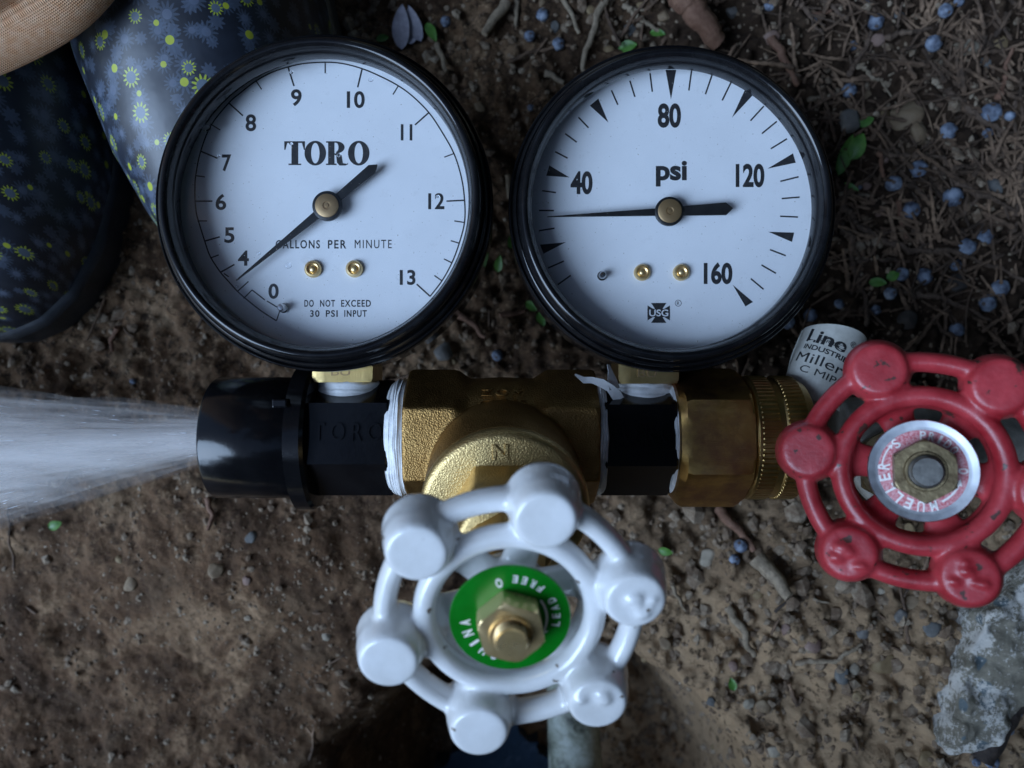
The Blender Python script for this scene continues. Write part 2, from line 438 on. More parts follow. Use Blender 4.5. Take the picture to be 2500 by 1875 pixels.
_font_cache = {}
def glyphs(txt, size, ext=0.03, sx=1.0, bold=0.0, space=1.0, bevel=0.0, center=True):
    """lettering as flat raised print, in mm"""
    key = (txt, size, ext, sx, bold, space, bevel, center)
    if key in _font_cache: return _font_cache[key]
    cu = bpy.data.curves.new('tmp', 'FONT'); cu.body = txt; cu.size = size; cu.extrude = ext / 2; cu.offset = bold; cu.space_character = space
    cu.bevel_depth = bevel; cu.resolution_u = 6
    cu.align_x = 'CENTER' if center else 'LEFT'; cu.align_y = 'CENTER' if center else 'BOTTOM_BASELINE'
    o = bpy.data.objects.new('tmp', cu); C.objects.link(o)
    dg = bpy.context.evaluated_depsgraph_get(); dg.update()
    em = o.evaluated_get(dg).to_mesh()
    vv = [(p.co.x, p.co.y, p.co.z) for p in em.vertices]; ff = [tuple(p.vertices) for p in em.polygons]
    o.evaluated_get(dg).to_mesh_clear(); bpy.data.objects.remove(o); bpy.data.curves.remove(cu)
    xs = [p[0] for p in vv]; ys = [p[1] for p in vv]
    if center:
        cx = (min(xs) + max(xs)) / 2; cy = (min(ys) + max(ys)) / 2
    else: cx = cy = 0
    vv = [((x - cx) * sx, y - cy, z) for x, y, z in vv]
    _font_cache[key] = (vv, ff); return vv, ff

def fit_glyphs(txt, w, h, ext=.03, bold=0.0, space=1.0):
    v, f = glyphs(txt, 10, ext, 1.0, bold * 10 / max(h, .1), space)
    xs = [p[0] for p in v]; ys = [p[1] for p in v]
    kx = w / (max(xs) - min(xs)); ky = h / (max(ys) - min(ys))
    return [(x * kx, y * ky, z) for x, y, z in v], f

def T(x, y, z): return Matrix.Translation((x, y, z))
def Rot(a, ax): return Matrix.Rotation(a, 4, ax)
def frame(origin, zdir, xhint=(1, 0, 0)):
    z = Vector(zdir).normalized(); x = Vector(xhint); x = (x - z * x.dot(z)).normalized(); y = z.cross(x)
    m = Matrix((x, y, z)).transposed().to_4x4(); m.translation = Vector(origin); return m
ALONG_X = Rot(PI / 2, 'Y')                      # turns Z-built parts to lie along +X

# numpy value noise for the terrain
def vnoise(x, y, seed=0):
    xi = np.floor(x).astype(np.int64); yi = np.floor(y).astype(np.int64); xf = x - xi; yf = y - yi
    def h(a, b):
        n = (a * 374761393 + b * 668265263 + seed * 1442695041) & 0xffffffff
        n = ((n ^ (n >> 13)) * 1274126177) & 0xffffffff
        return ((n ^ (n >> 16)) & 0xffff) / 65535.0
    u = xf * xf * (3 - 2 * xf); w = yf * yf * (3 - 2 * yf)
    return (h(xi, yi) * (1 - u) + h(xi + 1, yi) * u) * (1 - w) + (h(xi, yi + 1) * (1 - u) + h(xi + 1, yi + 1) * u) * w
def fbm(x, y, s, octv=4, seed=0, g=.5):
    r = 0; a = 1; tot = 0
    for i in range(octv):
        r = r + a * vnoise(x / s * 2 ** i + 17.3 * i, y / s * 2 ** i - 9.1 * i, seed + i); tot += a; a *= g
    return r / tot - .5
def cells(x, y, s, seed=0):
    x = x / s; y = y / s; xi = np.floor(x); yi = np.floor(y); best = np.full_like(x, 9.0)
    for dx in (-1, 0, 1):
        for dy in (-1, 0, 1):
            cx = xi + dx; cy = yi + dy
            px = cx + vnoise(cx + .0, cy + .0, seed + 5); py = cy + vnoise(cx + .0, cy + .0, seed + 9)
            best = np.minimum(best, (x - px) ** 2 + (y - py) ** 2)
    return np.sqrt(best)
def sstep(a, b, x):
    t_ = np.clip((x - a) / (b - a), 0, 1); return t_ * t_ * (3 - 2 * t_)
def ground_base(x, y):
    x = np.asarray(x, float); y = np.asarray(y, float)
    z = 22 * sstep(20, 120, x) * sstep(20, -70, y) - 6 * sstep(0, -90, -(-y)) * sstep(-20, -120, x)
    z = z - 10 * sstep(-30, -110, y) * sstep(10, -80, x)
    far = sstep(260, 900, np.hypot(x, y))
    z = z * (1 - far) + far * 30 * fbm(x, y, 900, 3, 4)
    # a raised clod patch left of the white wheel
    z = z + 14 * np.exp(-(((x + 78) / 36) ** 2 + ((y + 62) / 26) ** 2))
    q = np.hypot((x - 14) / 70, (y + 152) / 70) + .16 * fbm(x, y, 26, 4, 31)
    soft = sstep(10, -45, x)
    hole = sstep(1.08 + .20 * soft, .80 - .18 * soft, q)
    return z - 88 * hole
def ground_z(x, y):
    x = np.asarray(x, float); y = np.asarray(y, float)
    z = ground_base(x, y)
    near = 1 - sstep(300, 420, np.hypot(x, y))
    calm = 1 - .38 * sstep(20, -25, x) * sstep(-5, -40, y) + .30 * sstep(0, 60, x)
    z = z + near * (10 * fbm(x, y, 46, 4, 2, .55) + 8.5 * calm * fbm(x, y, 12, 4, 8, .65))
    z = z + near * calm ** 1.5 * (4.0 * (.5 - cells(x + 3 * fbm(x, y, 9, 2, 3), y + 3 * fbm(x, y, 9, 2, 6), 7.5, 3)) + 1.9 * (.5 - cells(x + 1.5 * fbm(x, y, 4, 2, 13), y, 3.3, 7)))
    return z
def gz(x, y): return float(ground_z(np.array([x]), np.array([y]))[0])

# ------------------------------------------------------------------ ground
def axis(lo, hi, step, far):
    a = list(np.arange(lo, hi + .01, step)); s = step; b = a[-1]; c = a[0]; up = []; dn = []
    while b < far:
        s *= 1.32; b += s; c -= s; up.append(b); dn.append(c)
    return np.array(dn[::-1] + a + up)
gx = axis(-205, 205, .85, 60000); gy = axis(-165, 160, .85, 60000)
X, Y = np.meshgrid(gx, gy); Z = ground_z(X, Y); ny, nx = X.shape
gv = np.stack([X, Y, Z], -1).reshape(-1, 3)
ii = (np.arange(ny - 1)[:, None] * nx + np.arange(nx - 1)[None, :]).ravel()
gf = np.stack([ii, ii + 1, ii + nx + 1, ii + nx], 1)
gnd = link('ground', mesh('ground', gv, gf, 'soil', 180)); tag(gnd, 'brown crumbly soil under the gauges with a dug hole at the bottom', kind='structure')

# water lying at the bottom of the hole
wt = link('water', mesh('water', *prism([(-6 + (22 + 3 * math.sin(a * .9) + 2 * math.sin(a * 2.1 + 1)) * math.cos(a * PI / 32), -162 + (20 + 3 * math.sin(a * .6) + 2 * math.sin(a * 1.7)) * math.sin(a * PI / 32)) for a in range(64)], -110, -78), 'water'))
tag(wt, 'dark blue water lying at the bottom of the dug hole', kind='structure')

# ------------------------------------------------------------------ gauges
def serif_word(w, h):
    """TORO in heavy slab serif: polygons filling a w x h box centred on 0"""
    polys = []; cw = w / 4.04
    def ring(x0, x1, y0, y1, ix, iy):
        cx = (x0 + x1) / 2; cy = (y0 + y1) / 2; a = (x1 - x0) / 2; b = (y1 - y0) / 2; n = 40; g = []
        for i in range(n):
            t0 = 2 * PI * i / n; t1 = 2 * PI * (i + 1) / n
            g.append([(cx + a * math.cos(t0), cy + b * math.sin(t0)), (cx + a * math.cos(t1), cy + b * math.sin(t1)), (cx + ix * math.cos(t1), cy + iy * math.sin(t1)), (cx + ix * math.cos(t0), cy + iy * math.sin(t0))])
        return g
    def rect(x0, x1, y0, y1): return [(x0, y0), (x1, y0), (x1, y1), (x0, y1)]
    # T
    polys += [rect(.0, .98, .93, 1), rect(.34, .66, .06, .93), rect(.20, .80, 0, .06)]
    polys += [[(0, .64), (.05, .64), (.14, .93), (0, .93)], [(.98, .64), (.98, .93), (.84, .93), (.93, .64)]]
    # O
    polys += ring(.96, 1.98, -.02, 1.02, .20, .43)
    # R
    polys += [rect(1.98, 2.46, .94, 1), rect(2.08, 2.38, .06, .94), rect(1.98, 2.48, 0, .06)]
    n = 16
    for i in range(n):
        a0 = -PI / 2 + PI * i / n; a1 = -PI / 2 + PI * (i + 1) / n
        P = lambda a, rx, ry: (2.46 + rx * math.cos(a), .745 + ry * math.sin(a))
        polys.append([P(a0, .40, .255), P(a1, .40, .255), P(a1, .11, .185), P(a0, .11, .185)])
    polys += [[(2.38, .49), (2.60, .49), (2.72, .42), (2.78, .08), (2.98, .05), (3.02, .10), (3.02, .03), (2.90, -.02), (2.62, -.02), (2.50, .10), (2.46, .40), (2.38, .44)]]
    polys += ring(3.02, 4.04, -.02, 1.02, .20, .43)
    g = G()
    for p in polys:
        a = sum(p[i][0] * p[(i + 1) % len(p)][1] - p[(i + 1) % len(p)][0] * p[i][1] for i in range(len(p)))
        if a < 0: p = p[::-1]
        g.add(*prism([((x / 4.04 - .5) * w, (y - .5) * h) for x, y in p], -.012, .012))
    return g

def strip(p, q, w, w2=None):
    p = Vector(p); q = Vector(q); d = (q - p).normalized(); n = Vector((-d.y, d.x)); w2 = w if w2 is None else w2
    pts = [p - n * w / 2, q - n * w2 / 2, q + n * w2 / 2, p + n * w / 2]
    return prism([(a.x, a.y) for a in pts], -.012, .012)

BEZEL = [(34.4, -13), (36.4, -13), (37.0, -12.4), (37.4, 2), (37.4, 5.2), (37.2, 5.9), (37.0, 6.1), (36.75, 5.9), (36.5, 5.5), (36.4, 6.6), (36.05, 7.4), (35.65, 7.6), (35.4, 7.3), (35.25, 8.0), (35.1, 9.4),
         (34.7, 10.4), (34.0, 10.9), (33.3, 10.7), (32.85, 10.0), (32.55, 9.0), (32.4, 8.4), (32.2, 8.2), (32.05, 7.6), (32.0, 5.6), (32.1, 4.9), (34.4, 4.7), (34.4, -13)]

def gauge(name, label, origin, stem_z):
    g = thing(name, label, 'gauge', origin)
    v, f = lathe([(34.35, -20.5), (34.35, -.6), (34.9, -.6), (34.9, -13), (35.0, -14), (34.6, -20.5), (33, -22), (20, -22.6), (2, -22.6), (2, -20.5)][::-1], 96)
    link('case', mesh('case', v, f, 'case', 40), g)
    v, f = lathe(BEZEL[:-1], 160, close=True)
    link('bezel', mesh('bezel', v, f, 'bezel', 60), g)
    d = link('dial', mesh('dial', *lathe([(34.3, -.8), (34.3, 0)], 128), 'dial', 30), g)
    v, f = lathe([(34.2, 3.5), (34.2, 4.5)], 96)
    link('window', mesh('window', v, f, 'window', 30), g)
    return g, d

def pointer(g, tip, tail, w_tip, w_hub, w_tail, hub_r, disc_r):
    """tip and tail in gauge mm; long tapering needle, broad tail with a pointed end"""
    t_ = Vector(tip); u = Vector(tail); d = t_.normalized(); n = Vector((-d.y, d.x)); e = u.normalized(); ne = Vector((-e.y, e.x))
    a = [t_ - n * w_tip, t_ + n * w_tip, d * hub_r * .8 + n * w_hub, d * hub_r * .8 - n * w_hub]
    gg = G(); gg.add(*prism([(p.x, p.y) for p in a[::-1]], 2.1, 2.55))
    L = u.length
    b = [e * 2 - ne * w_tail * .72, e * (L - 1.6) - ne * w_tail, e * L, e * (L - 1.6) + ne * w_tail, e * 2 + ne * w_tail * .72]
    gg.add(*prism([(p.x, p.y) for p in b], 2.1, 2.6))
    gg.add(*lathe([(hub_r, 2.0), (hub_r, 2.8), (hub_r - .25, 2.95)], 48))
    p = link('pointer', mesh('pointer', gg.v, gg.f, 'pointer', 35), g)
    link('hub', mesh('hub', *lathe([(disc_r, 2.9), (disc_r, 3.2), (disc_r - .2, 3.32), (.9, 3.32), (.75, 3.15), (.45, 3.15), (.4, 3.3), (.05, 3.32)], 48), 'hub_brass', 35), p)
    return p

def screw(g, x, y, d):
    gg = G().add(*lathe([(1.95, .0), (1.95, .7), (1.7, 1.1), (1.35, 1.15), (1.25, .7), (.75, .45), (.65, .9), (.3, 1.1), (.05, 1.1)], 32), T(x, y, 0))
    return link('rivet', mesh('rivet', gg.v, gg.f, 'bright_brass', 40), d)

def stop_pin(g, x, y):
    gg = G().add(*lathe([(1.1, 0), (1.1, .6), (.85, .8), (.85, 2.6), (.6, 3.0), (.05, 3.05)], 24), T(x, y, 0))
    return link('stop_pin', mesh('stop_pin', gg.v, gg.f, 'chrome', 40), g)

def socket(g, x, ytop, ybot, z, side=14.2, stamp='BU', mat='brassv'):
    gg = G()
    v, f = polybar(4, side, [(0, side * .66), (1.0, side * .70), (7, side * .71), (abs(ytop - ybot) + 2, side * .71)], 0)
    gg.add(v, f, T(x, ybot, z) @ Rot(-PI / 2, 'X'))
    s = link('socket', mesh('socket', gg.v, gg.f, mat, 30), g)
    v, f = fit_glyphs(stamp, 4.4, 1.9, .2, .0)
    gg = G().add(v, f, T(x - .4, ybot + 2.5, z + side / 2 + .02))
    link('stamped_mark', mesh('stamped_mark', gg.v, gg.f, 'hub_brass'), s)
    return s

def tape_ring(name, parent, xf, r0, length, amp=.5, bulge=.8, seed=0, n=110, m=26, r1=None):
    """white thread tape wound round a joint along local Z"""
    v = []; f = []; r1 = r0 if r1 is None else r1
    for j in range(m):
        u = j / (m - 1)
        for i in range(n):
            a = 2 * PI * i / n
            q = mnoise.noise(Vector((u * 9 + .8 * math.sin(a + seed), math.cos(a) * 1.3 + seed, math.sin(a) * 1.3))) * amp
            q += .22 * abs(math.sin(u * 9.5 * PI + 1.2 * mnoise.noise(Vector((math.cos(a) * 2, math.sin(a) * 2, seed)))))
            r = r0 + (r1 - r0) * u + bulge * math.sin(PI * min(1, max(0, u))) + q
            if j in (0, m - 1): r -= 1.2
            zz = u * length + .55 * mnoise.noise(Vector((math.cos(a) * 2.2 + seed, math.sin(a) * 2.2, u * 3))) * (1 if j in (0, 1, m - 2, m - 1) else .4)
            v.append((r * math.cos(a), r * math.sin(a), zz))
    for j in range(m - 1):
        for i in range(n):
            i2 = (i + 1) % n; f.append((j * n + i, j * n + i2, (j + 1) * n + i2, (j + 1) * n + i))
    f.append(tuple(reversed(range(n)))); f.append(tuple(range((m - 1) * n, m * n)))
    gg = G().add(v, f, xf)
    return link(name, mesh(name, gg.v, gg.f, 'tape', 70), parent)

# ---- left gauge: flow
LG = (-41.6, 40.1, 68.0)
fg, fd = gauge('flow_gauge', 'black rimmed gauge with numbers from 0 to 13 reading gallons per minute', LG, -11)
def L(cx, cy): return ((cx - 821.5) * .04854, (866.5 - cy) * .04854)
INK = .02
def mark(kind, geo, d, mat='ink', z=INK, label=None):
    gg = G().add(*geo, T(0, 0, z)); return link(kind, mesh(kind, gg.v, gg.f, mat), d, label=label)
def word(kind, txt, cx, cy, w, h, d, conv, k, bold=.0, mat='ink', z=INK, space=1.0, rot=0):
    v, f = fit_glyphs(txt, w * k, h * k, .024, bold, space); x, y = conv(cx, cy)
    gg = G().add(v, f, T(x, y, z) @ Rot(rot, 'Z')); return link(kind, mesh(kind, gg.v, gg.f, mat), d)
kL = .04854
arc = [(570, 1395), (500, 1350), (430, 1295), (385, 1255), (340, 1205), (305, 1165), (258, 1092), (232, 1020), (207, 940), (193, 890), (187, 832), (186, 770), (190, 710), (213, 597), (262, 475), (345, 370), (400, 322), (470, 268), (545, 227), (625, 200), (700, 184), (798, 178), (880, 184), (972, 208), (1060, 245), (1145, 290), (1215, 342), (1287, 415), (1345, 500), (1405, 608), (1440, 720), (1455, 828), (1455, 930), (1430, 1030), (1395, 1123), (1350, 1205), (1293, 1280)]
# smooth the measured scale line
pts = [Vector(L(*p)) for p in arc]
dense = []
for i in range(len(pts) - 1):
    p0 = pts[max(i - 1, 0)]; p1 = pts[i]; p2 = pts[i + 1]; p3 = pts[min(i + 2, len(pts) - 1)]
    for k in range(5):
        u = k / 5; dense.append(.5 * ((2 * p1) + (p2 - p0) * u + (2 * p0 - 5 * p1 + 4 * p2 - p3) * u * u + (3 * p1 - p0 - 3 * p2 + p3) * u ** 3))
dense.append(pts[-1])
gg = G(); w = .30
ring_v = []
for i, p in enumerate(dense):
    dd = (dense[min(i + 1, len(dense) - 1)] - dense[max(i - 1, 0)]).normalized(); n = Vector((-dd.y, dd.x)) * w / 2
    ring_v += [(p.x - n.x, p.y - n.y, .012), (p.x + n.x, p.y + n.y, .012), (p.x + n.x, p.y + n.y, -.012), (p.x - n.x, p.y - n.y, -.012)]
rf = []
for i in range(len(dense) - 1):
    a = i * 4; b = a + 4
    rf += [(a, a + 1, b + 1, b)[::-1], (a + 3, a + 2, b + 2, b + 3), (a, a + 3, b + 3, b), (a + 1, a + 2, b + 2, b + 1)]
mark('scale_line', (ring_v, rf), fd)
major = [((372, 1130), (308, 1166)), ((303, 1000), (232, 1020)), ((268, 832), (187, 832)), ((292, 630), (216, 598)), ((412, 430), (348, 372)), ((652, 290), (625, 203)), ((952, 296), (972, 212)), ((1222, 473), (1287, 415)), ((1370, 832), (1454, 828)), ((1230, 1223), (1293, 1280))]
minor = [((243, 925), (198, 925)), ((298, 1085), (258, 1100)), ((233, 718), (190, 712)), ((305, 497), (258, 468)), ((500, 306), (473, 265)), ((799, 230), (799, 182)), ((1118, 330), (1143, 290)), ((1360, 625), (1405, 608)), ((1407, 925), (1452, 932)), ((1390, 1018), (1430, 1030)), ((1358, 1104), (1397, 1123)), ((1313, 1182), (1350, 1208)), ((438, 1210), (388, 1255)), ((455, 1250), (415, 1290)), ((588, 1340), (570, 1395)), ((455, 1250), (515, 1297)), ((525, 1302), (588, 1340)), ((345, 1188), (322, 1172))]
for a, b in major: mark('tick_mark', strip(L(*a), L(*b), .34), fd, z=INK * 1.6)
for a, b in minor: mark('tick_mark', strip(L(*a), L(*b), .27), fd, z=INK * 1.6)
for txt, x, y, w, h in [('0', 556, 1256, 48, 72), ('4', 414, 1100, 52, 72), ('5', 348, 992, 48, 74), ('6', 308, 836, 50, 76), ('7', 335, 652, 44, 80), ('8', 449, 463, 50, 80), ('9', 663, 345, 50, 80), ('10', 943, 354, 84, 80), ('11', 1182, 508, 54, 76), ('12', 1322, 832, 76, 76), ('13', 1187, 1191, 74, 72)]:
    word('numeral', txt, x, y, w, h, fd, L, kL, .09)
gg = serif_word((1008 - 607) * kL, (662 - 550) * kL); x, y = L(807, 606)
link('lettering', mesh('lettering', G().add(gg.v, gg.f, T(x, y, INK)).v, gg.f, 'ink'), fd)
word('lettering', 'GALLONS', 670, 1035, 208, 40, fd, L, kL, .035, space=1.25)
word('lettering', 'PER', 855, 1035, 86, 40, fd, L, kL, .035, space=1.25)
word('lettering', 'MINUTE', 1025, 1034, 174, 40, fd, L, kL, .0, space=1.25)
for tx, x, w in (('DO', 723, 44), ('NOT', 810, 70), ('EXCEED', 944, 140)): word('lettering', tx, x, 1313, w, 33, fd, L, kL, .035, space=1.2)
for tx, x, w in (('30', 750, 44), ('PSI', 830, 56), ('INPUT', 942, 106)): word('lettering', tx, x, 1361, w, 32, fd, L, kL, .035, space=1.2)
kh = .04806
pointer(fg, ((385 - 813) * kh, (857 - 1205) * kh), ((1047 - 813) * kh, (857 - 662) * kh), .10, .95, 1.15, 3.35, 2.65)
screw(fg, *L(744, 1153), fd); screw(fg, *L(938, 1152), fd); stop_pin(fg, *L(606, 1337))
socket(fg, 2.0, -33, -39.7, -11)
tape_ring('thread_tape', fg, T(2.1, -46.9, -11) @ Rot(-PI / 2, 'X'), 6.9, 7.6, .3, .5, 3, r1=7.0)

# ---- right gauge: pressure
RG = (36.54, 40.08, 62.5)
pg, pd = gauge('pressure_gauge', 'black rimmed gauge marked psi with numbers from 40 to 160', RG, -5.5)
kR = .04885
def Q(cx, cy): return ((cx - 768) * kR, (873 - cy) * kR)
for a, b in [((303, 1170), (240, 1215)), ((270, 1101), (193, 1135)), ((225, 943), (150, 955)), ((222, 858), (150, 857)), ((232, 771), (165, 762)), ((288, 605), (228, 574)), ((332, 528), (276, 487)), ((389, 459), (340, 408)), ((530, 348), (499, 278)), ((612, 310), (588, 232)), ((696, 285), (685, 196)),
             ((872, 279), (885, 184)), ((952, 297), (984, 204)), ((1033, 327), (1076, 239)), ((1169, 425), (1234, 354)), ((1224, 487), (1296, 428)), ((1267, 560), (1345, 512)), ((1313, 717), (1401, 695)), ((1320, 800), (1406, 793)), ((1312, 885), (1398, 889)), ((1263, 1046), (1339, 1075)), ((1222, 1120), (1292, 1160)), ((1171, 1186), (1232, 1237))]:
    mark('tick_mark', strip(Q(*a), Q(*b), .36), pd)
for a, b, c in [((280, 1010), (155, 1022), (172, 1066)), ((297, 698), (185, 690), (200, 640)), ((484, 433), (395, 352), (436, 318)), ((786, 322), (760, 180), (811, 180)), ((1080, 410), (1141, 278), (1180, 302)), ((1251, 656), (1374, 582), (1387, 627)), ((1255, 960), (1380, 964), (1369, 1009)), ((1084, 1216), (1181, 1298), (1145, 1320))]:
    p = [Q(*a), Q(*b), Q(*c)]
    ar = (p[1][0] - p[0][0]) * (p[2][1] - p[0][1]) - (p[2][0] - p[0][0]) * (p[1][1] - p[0][1])
    if ar < 0: p = p[::-1]
    mark('wedge_mark', prism(p, -.012, .012), pd)
for txt, x, y, w, h in [('40', 355, 724, 106, 112), ('80', 778, 400, 112, 118), ('120', 1167, 689, 138, 114), ('160', 1013, 1160, 138, 106)]:
    word('numeral', txt, x, y, w, h, pd, Q, kR, .20)
word('lettering', 'psi', 788, 680, 150, 124, pd, Q, kR, .22)
# maker's cross with reversed letters
gg = G(); cx, cy = Q(727, 1351); q = 2.62
for sg in (1, -1):
    for P in ([(-17, 18), (17, 18), (37, 48), (-37, 48)], [(25, -19), (54, -36), (54, 36), (25, 19)]):
        P = [(x * sg, y * sg) for x, y in P]; gg.add(*prism([(x * kR, y * kR) for x, y in P], -.012, .012), T(cx, cy, 0))
gg.add(*box(0, 0, 0, 109 * kR, 40 * kR, .026), T(cx, cy, 0))
link('emblem', mesh('emblem', G().add(gg.v, gg.f, T(0, 0, INK)).v, gg.f, 'ink'), pd)
word('lettering', 'USG', 727, 1351, 92, 33, pd, Q, kR, .03, 'dial', z=.055)
mark('emblem', (lambda g_: (g_.v, g_.f))(G().add(*lathe([(.78, -.012), (.78, .012), (.66, .012), (.66, -.012)], 32, close=True), T(*Q(821, 1304), 0))), pd)
word('lettering', 'R', 821, 1304, 13, 17, pd, Q, kR, 0)
kh2 = .0482
pointer(pg, ((190 - 778) * kh2, (862 - 887) * kh2), ((1085 - 778) * kh2, (862 - 847) * kh2), .06, .85, 1.45, 3.35, 2.75)
screw(pg, *Q(646, 1157), pd); screw(pg, *Q(834, 1157), pd); stop_pin(pg, *Q(452, 1174))
socket(pg, -4.6, -36.6, -40.0, -5.5, mat='brass')
tape_ring('thread_tape', pg, T(-4.7, -47.0, -5.5) @ Rot(-PI / 2, 'X'), 7.0, 7.4, .45, .6, 9, r1=7.1)

def ribbon(name, parent, path, widths, xf=None, mat='tape', th=.08, ups=None):
    v = []; f = []; P = [Vector(p) for p in path]
    for i, p in enumerate(P):
        d = (P[min(i + 1, len(P) - 1)] - P[max(i - 1, 0)]).normalized()
        up = Vector(ups[i]) if ups else Vector((0, .5 * math.sin(i * 1.3), 1)); s_ = d.cross(up).normalized(); u_ = s_.cross(d).normalized()
        w = widths[i] / 2
        for a, b in ((-w, -th / 2), (w, -th / 2), (w, th / 2), (-w, th / 2)): v.append(tuple(p + s_ * a + u_ * b))
    for i in range(len(P) - 1):
        for k in range(4): k2 = (k + 1) % 4; f.append((i * 4 + k, i * 4 + k2, i * 4 + 4 + k2, i * 4 + 4 + k))
    f += [(3, 2, 1, 0), tuple((len(P) - 1) * 4 + k for k in range(4))]
    gg = G().add(v, f, xf); return link(name, mesh(name, gg.v, gg.f, mat, 70), parent)
def rel(px, py, d, o): x, y = at(px, py, d); return (x - o[0], y - o[1], 250 - d - o[2])
rb = [rel(a, b, d, RG) for a, b, d in ((1404, 914, 180), (1425, 928, 181), (1445, 928, 181.5), (1468, 935, 182), (1490, 948, 183), (1505, 965, 184), (1520, 985, 185), (1545, 1000, 186))]
ribbon('tape_end', pg, rb, [.4, 1.6, 1.5, 2.0, 2.0, 2.6, 2.6, 1.0])
rb = [rel(a, b, d, RG) for a, b, d in ((1485, 890, 185), (1490, 905, 184.5), (1494, 925, 184), (1500, 950, 184))]
ribbon('tape_end', pg, rb, [1.0, 1.6, 3.2, 4.0], ups=[(1, 0, 1)] * 4)

# ------------------------------------------------------------------ pipe line along X
AX = Vector((0, -12.9, 57.0))
def pipe_frame(x): return T(x, AX.y, AX.z) @ ALONG_X
HR = R(0)     # after ALONG_X local X points down (-Z), local Y stays Y; a flat faces the camera

def flatrot(deg): return PI + R(deg)   # local +X maps to -Z, so face PI looks to the camera

# ---- left: nozzle with moulded tee body
nz = thing('spray_nozzle', 'black plastic nozzle and hex fitting under the gallons per minute gauge', 'nozzle', (-71.2, AX.y, AX.z))
def inpipe(parent_x): return T(0, 0, 0) @ ALONG_X
v, f = lathe([(6.2, 6), (6.4, .4), (13.9, .15), (14.35, .4), (14.6, .95), (14.6, 19.6), (14.2, 20.2), (14.2, 22)], 96)
link('barrel', mesh('barrel', G().add(v, f, ALONG_X).v, f, 'plastic', 35), nz)
v, f = lathe([(6.6, .6), (6.2, .15), (5.2, .3), (4.8, 5)], 48)
link('mouth', mesh('mouth', G().add(v, f, ALONG_X).v, f, 'case', 40), nz)
# flange: round with a pointed lug at the bottom and a step at the top
def flange_r(a):
    # a measured in local plane; y axis = world Y
    y = math.sin(a); return 15.9 + 1.5 * max(0, -y) ** 6 + 1.2 * max(0, y) ** 4
n = 96; prof = []; v = []; f = []
for (z, k) in ((19.8, -.8), (20.0, 0), (23.6, 0), (24.4, -.7), (24.7, -2.5)):
    for i in range(n):
        a = 2 * PI * i / n; r = flange_r(a) + k; v.append((r * math.cos(a), r * math.sin(a), z))
for j in range(4):
    for i in range(n): i2 = (i + 1) % n; f.append((j * n + i, j * n + i2, (j + 1) * n + i2, (j + 1) * n + i))
f.append(tuple(reversed(range(n)))); f.append(tuple(range(4 * n, 5 * n)))
link('flange', mesh('flange', G().add(v, f, ALONG_X).v, f, 'plastic', 35), nz)
gg = G().add(*box(19.4, 8.6, 13.2, 3.4, 2.0, 5.4)); lg = link('lug', mesh('lug', gg.v, gg.f, 'plastic'), nz)
bv = lg.modifiers.new('Bevel', 'BEVEL'); bv.width = .0004; bv.segments = 2
HEXROT = -8
def hex_body(parent, x0, x1, af, mat='plastic', rot=HEXROT, name='hex_body'):
    v, f = polybar(6, af, [(x0, af * .555), (x0 + .5, af * .58), (x1 - .5, af * .58), (x1, af * .555)], flatrot(rot))
    return link(name, mesh(name, G().add(v, f, ALONG_X).v, f, mat, 25), parent)
hb = hex_body(nz, 24, 43, 24.2)
# embossed letters on the front face
def emboss(parent, txt, x0, x1, h, y, z, mat, rot=HEXROT, ext=.3, outline=False):
    v, f = fit_glyphs(txt, x1 - x0, h, ext, -.01, 1.5)
    gg = G().add(v, f, Rot(R(rot), 'X') @ T((x0 + x1) / 2, y, z)); return link('embossed_letters', mesh('embossed_letters', gg.v, gg.f, mat), parent)
emboss(hb, 'TORO', 26.2, 41.6, 4.1, .3, 12.15, 'plastic', ext=.8)
gg = G().add(*lathe([(6.2, 4), (6.2, 7.6), (5.9, 8.0), (5, 8.0)], 48), T(30.4, 0, 0) @ Rot(-PI / 2, 'X')); link('boss', mesh('boss', gg.v, gg.f, 'plastic', 35), nz)
tape_ring('thread_tape', nz, T(42.0, 0, 0) @ ALONG_X, 12.4, 4.8, .35, 1.0, 5, r1=13.4)

# ---- brass gate valve
gvx = -2.4
gv_ = thing('gate_valve', 'brass gate valve with white hand wheel and green name plate', 'valve', (gvx, AX.y, AX.z))
g = G()
for sgn in (-1, 1):
    v, f = polybar(6, 28.6, [(7.5, 14.2), (10.5, 16.4), (12, 16.9), (21.6, 16.9), (22.4, 16.0)], flatrot(3))
    if sgn < 0: g.add([(x, y, -z) for x, y, z in v], [q[::-1] for q in f], ALONG_X)
    else: g.add(v, f, ALONG_X)
g.add(*lathe([(14.0, -13.5), (14.2, -8), (14.6, 0), (14.2, 8), (14.0, 13.5)], 64), ALONG_X)
stem_dir = Vector((2.2, -22.6, 67.0)).normalized()
SF = frame((0, -3, 0), stem_dir)
g.add(*lathe([(13.5, -4), (15.2, 6), (16.9, 15), (17.2, 22), (17.3, 28.3), (16.9, 28.8)], 96), SF)
v, f = evaluated(g.v, g.f, [('REMESH', dict(mode='VOXEL', voxel_size=.42)), ('SMOOTH', dict(factor=.5, iterations=5))])
link('body', mesh('body', v, f, 'cast_brass', 180), gv_)
v, f = lathe([(16.6, 28.6), (17.35, 28.8), (17.45, 29.4), (17.45, 31.2), (16.9, 32.0), (16.0, 32.3), (9, 32.4)], 128)
bn = link('bonnet', mesh('bonnet', G().add(v, f, SF).v, f, 'cast_brass_light', 40), gv_)
v, f = fit_glyphs('N', 3.0, 3.4, .5, .05); link('embossed_letters', mesh('embossed_letters', G().add(v, f, SF @ T(-.9, 13.4, 32.5)).v, f, 'cast_brass_light'), bn)
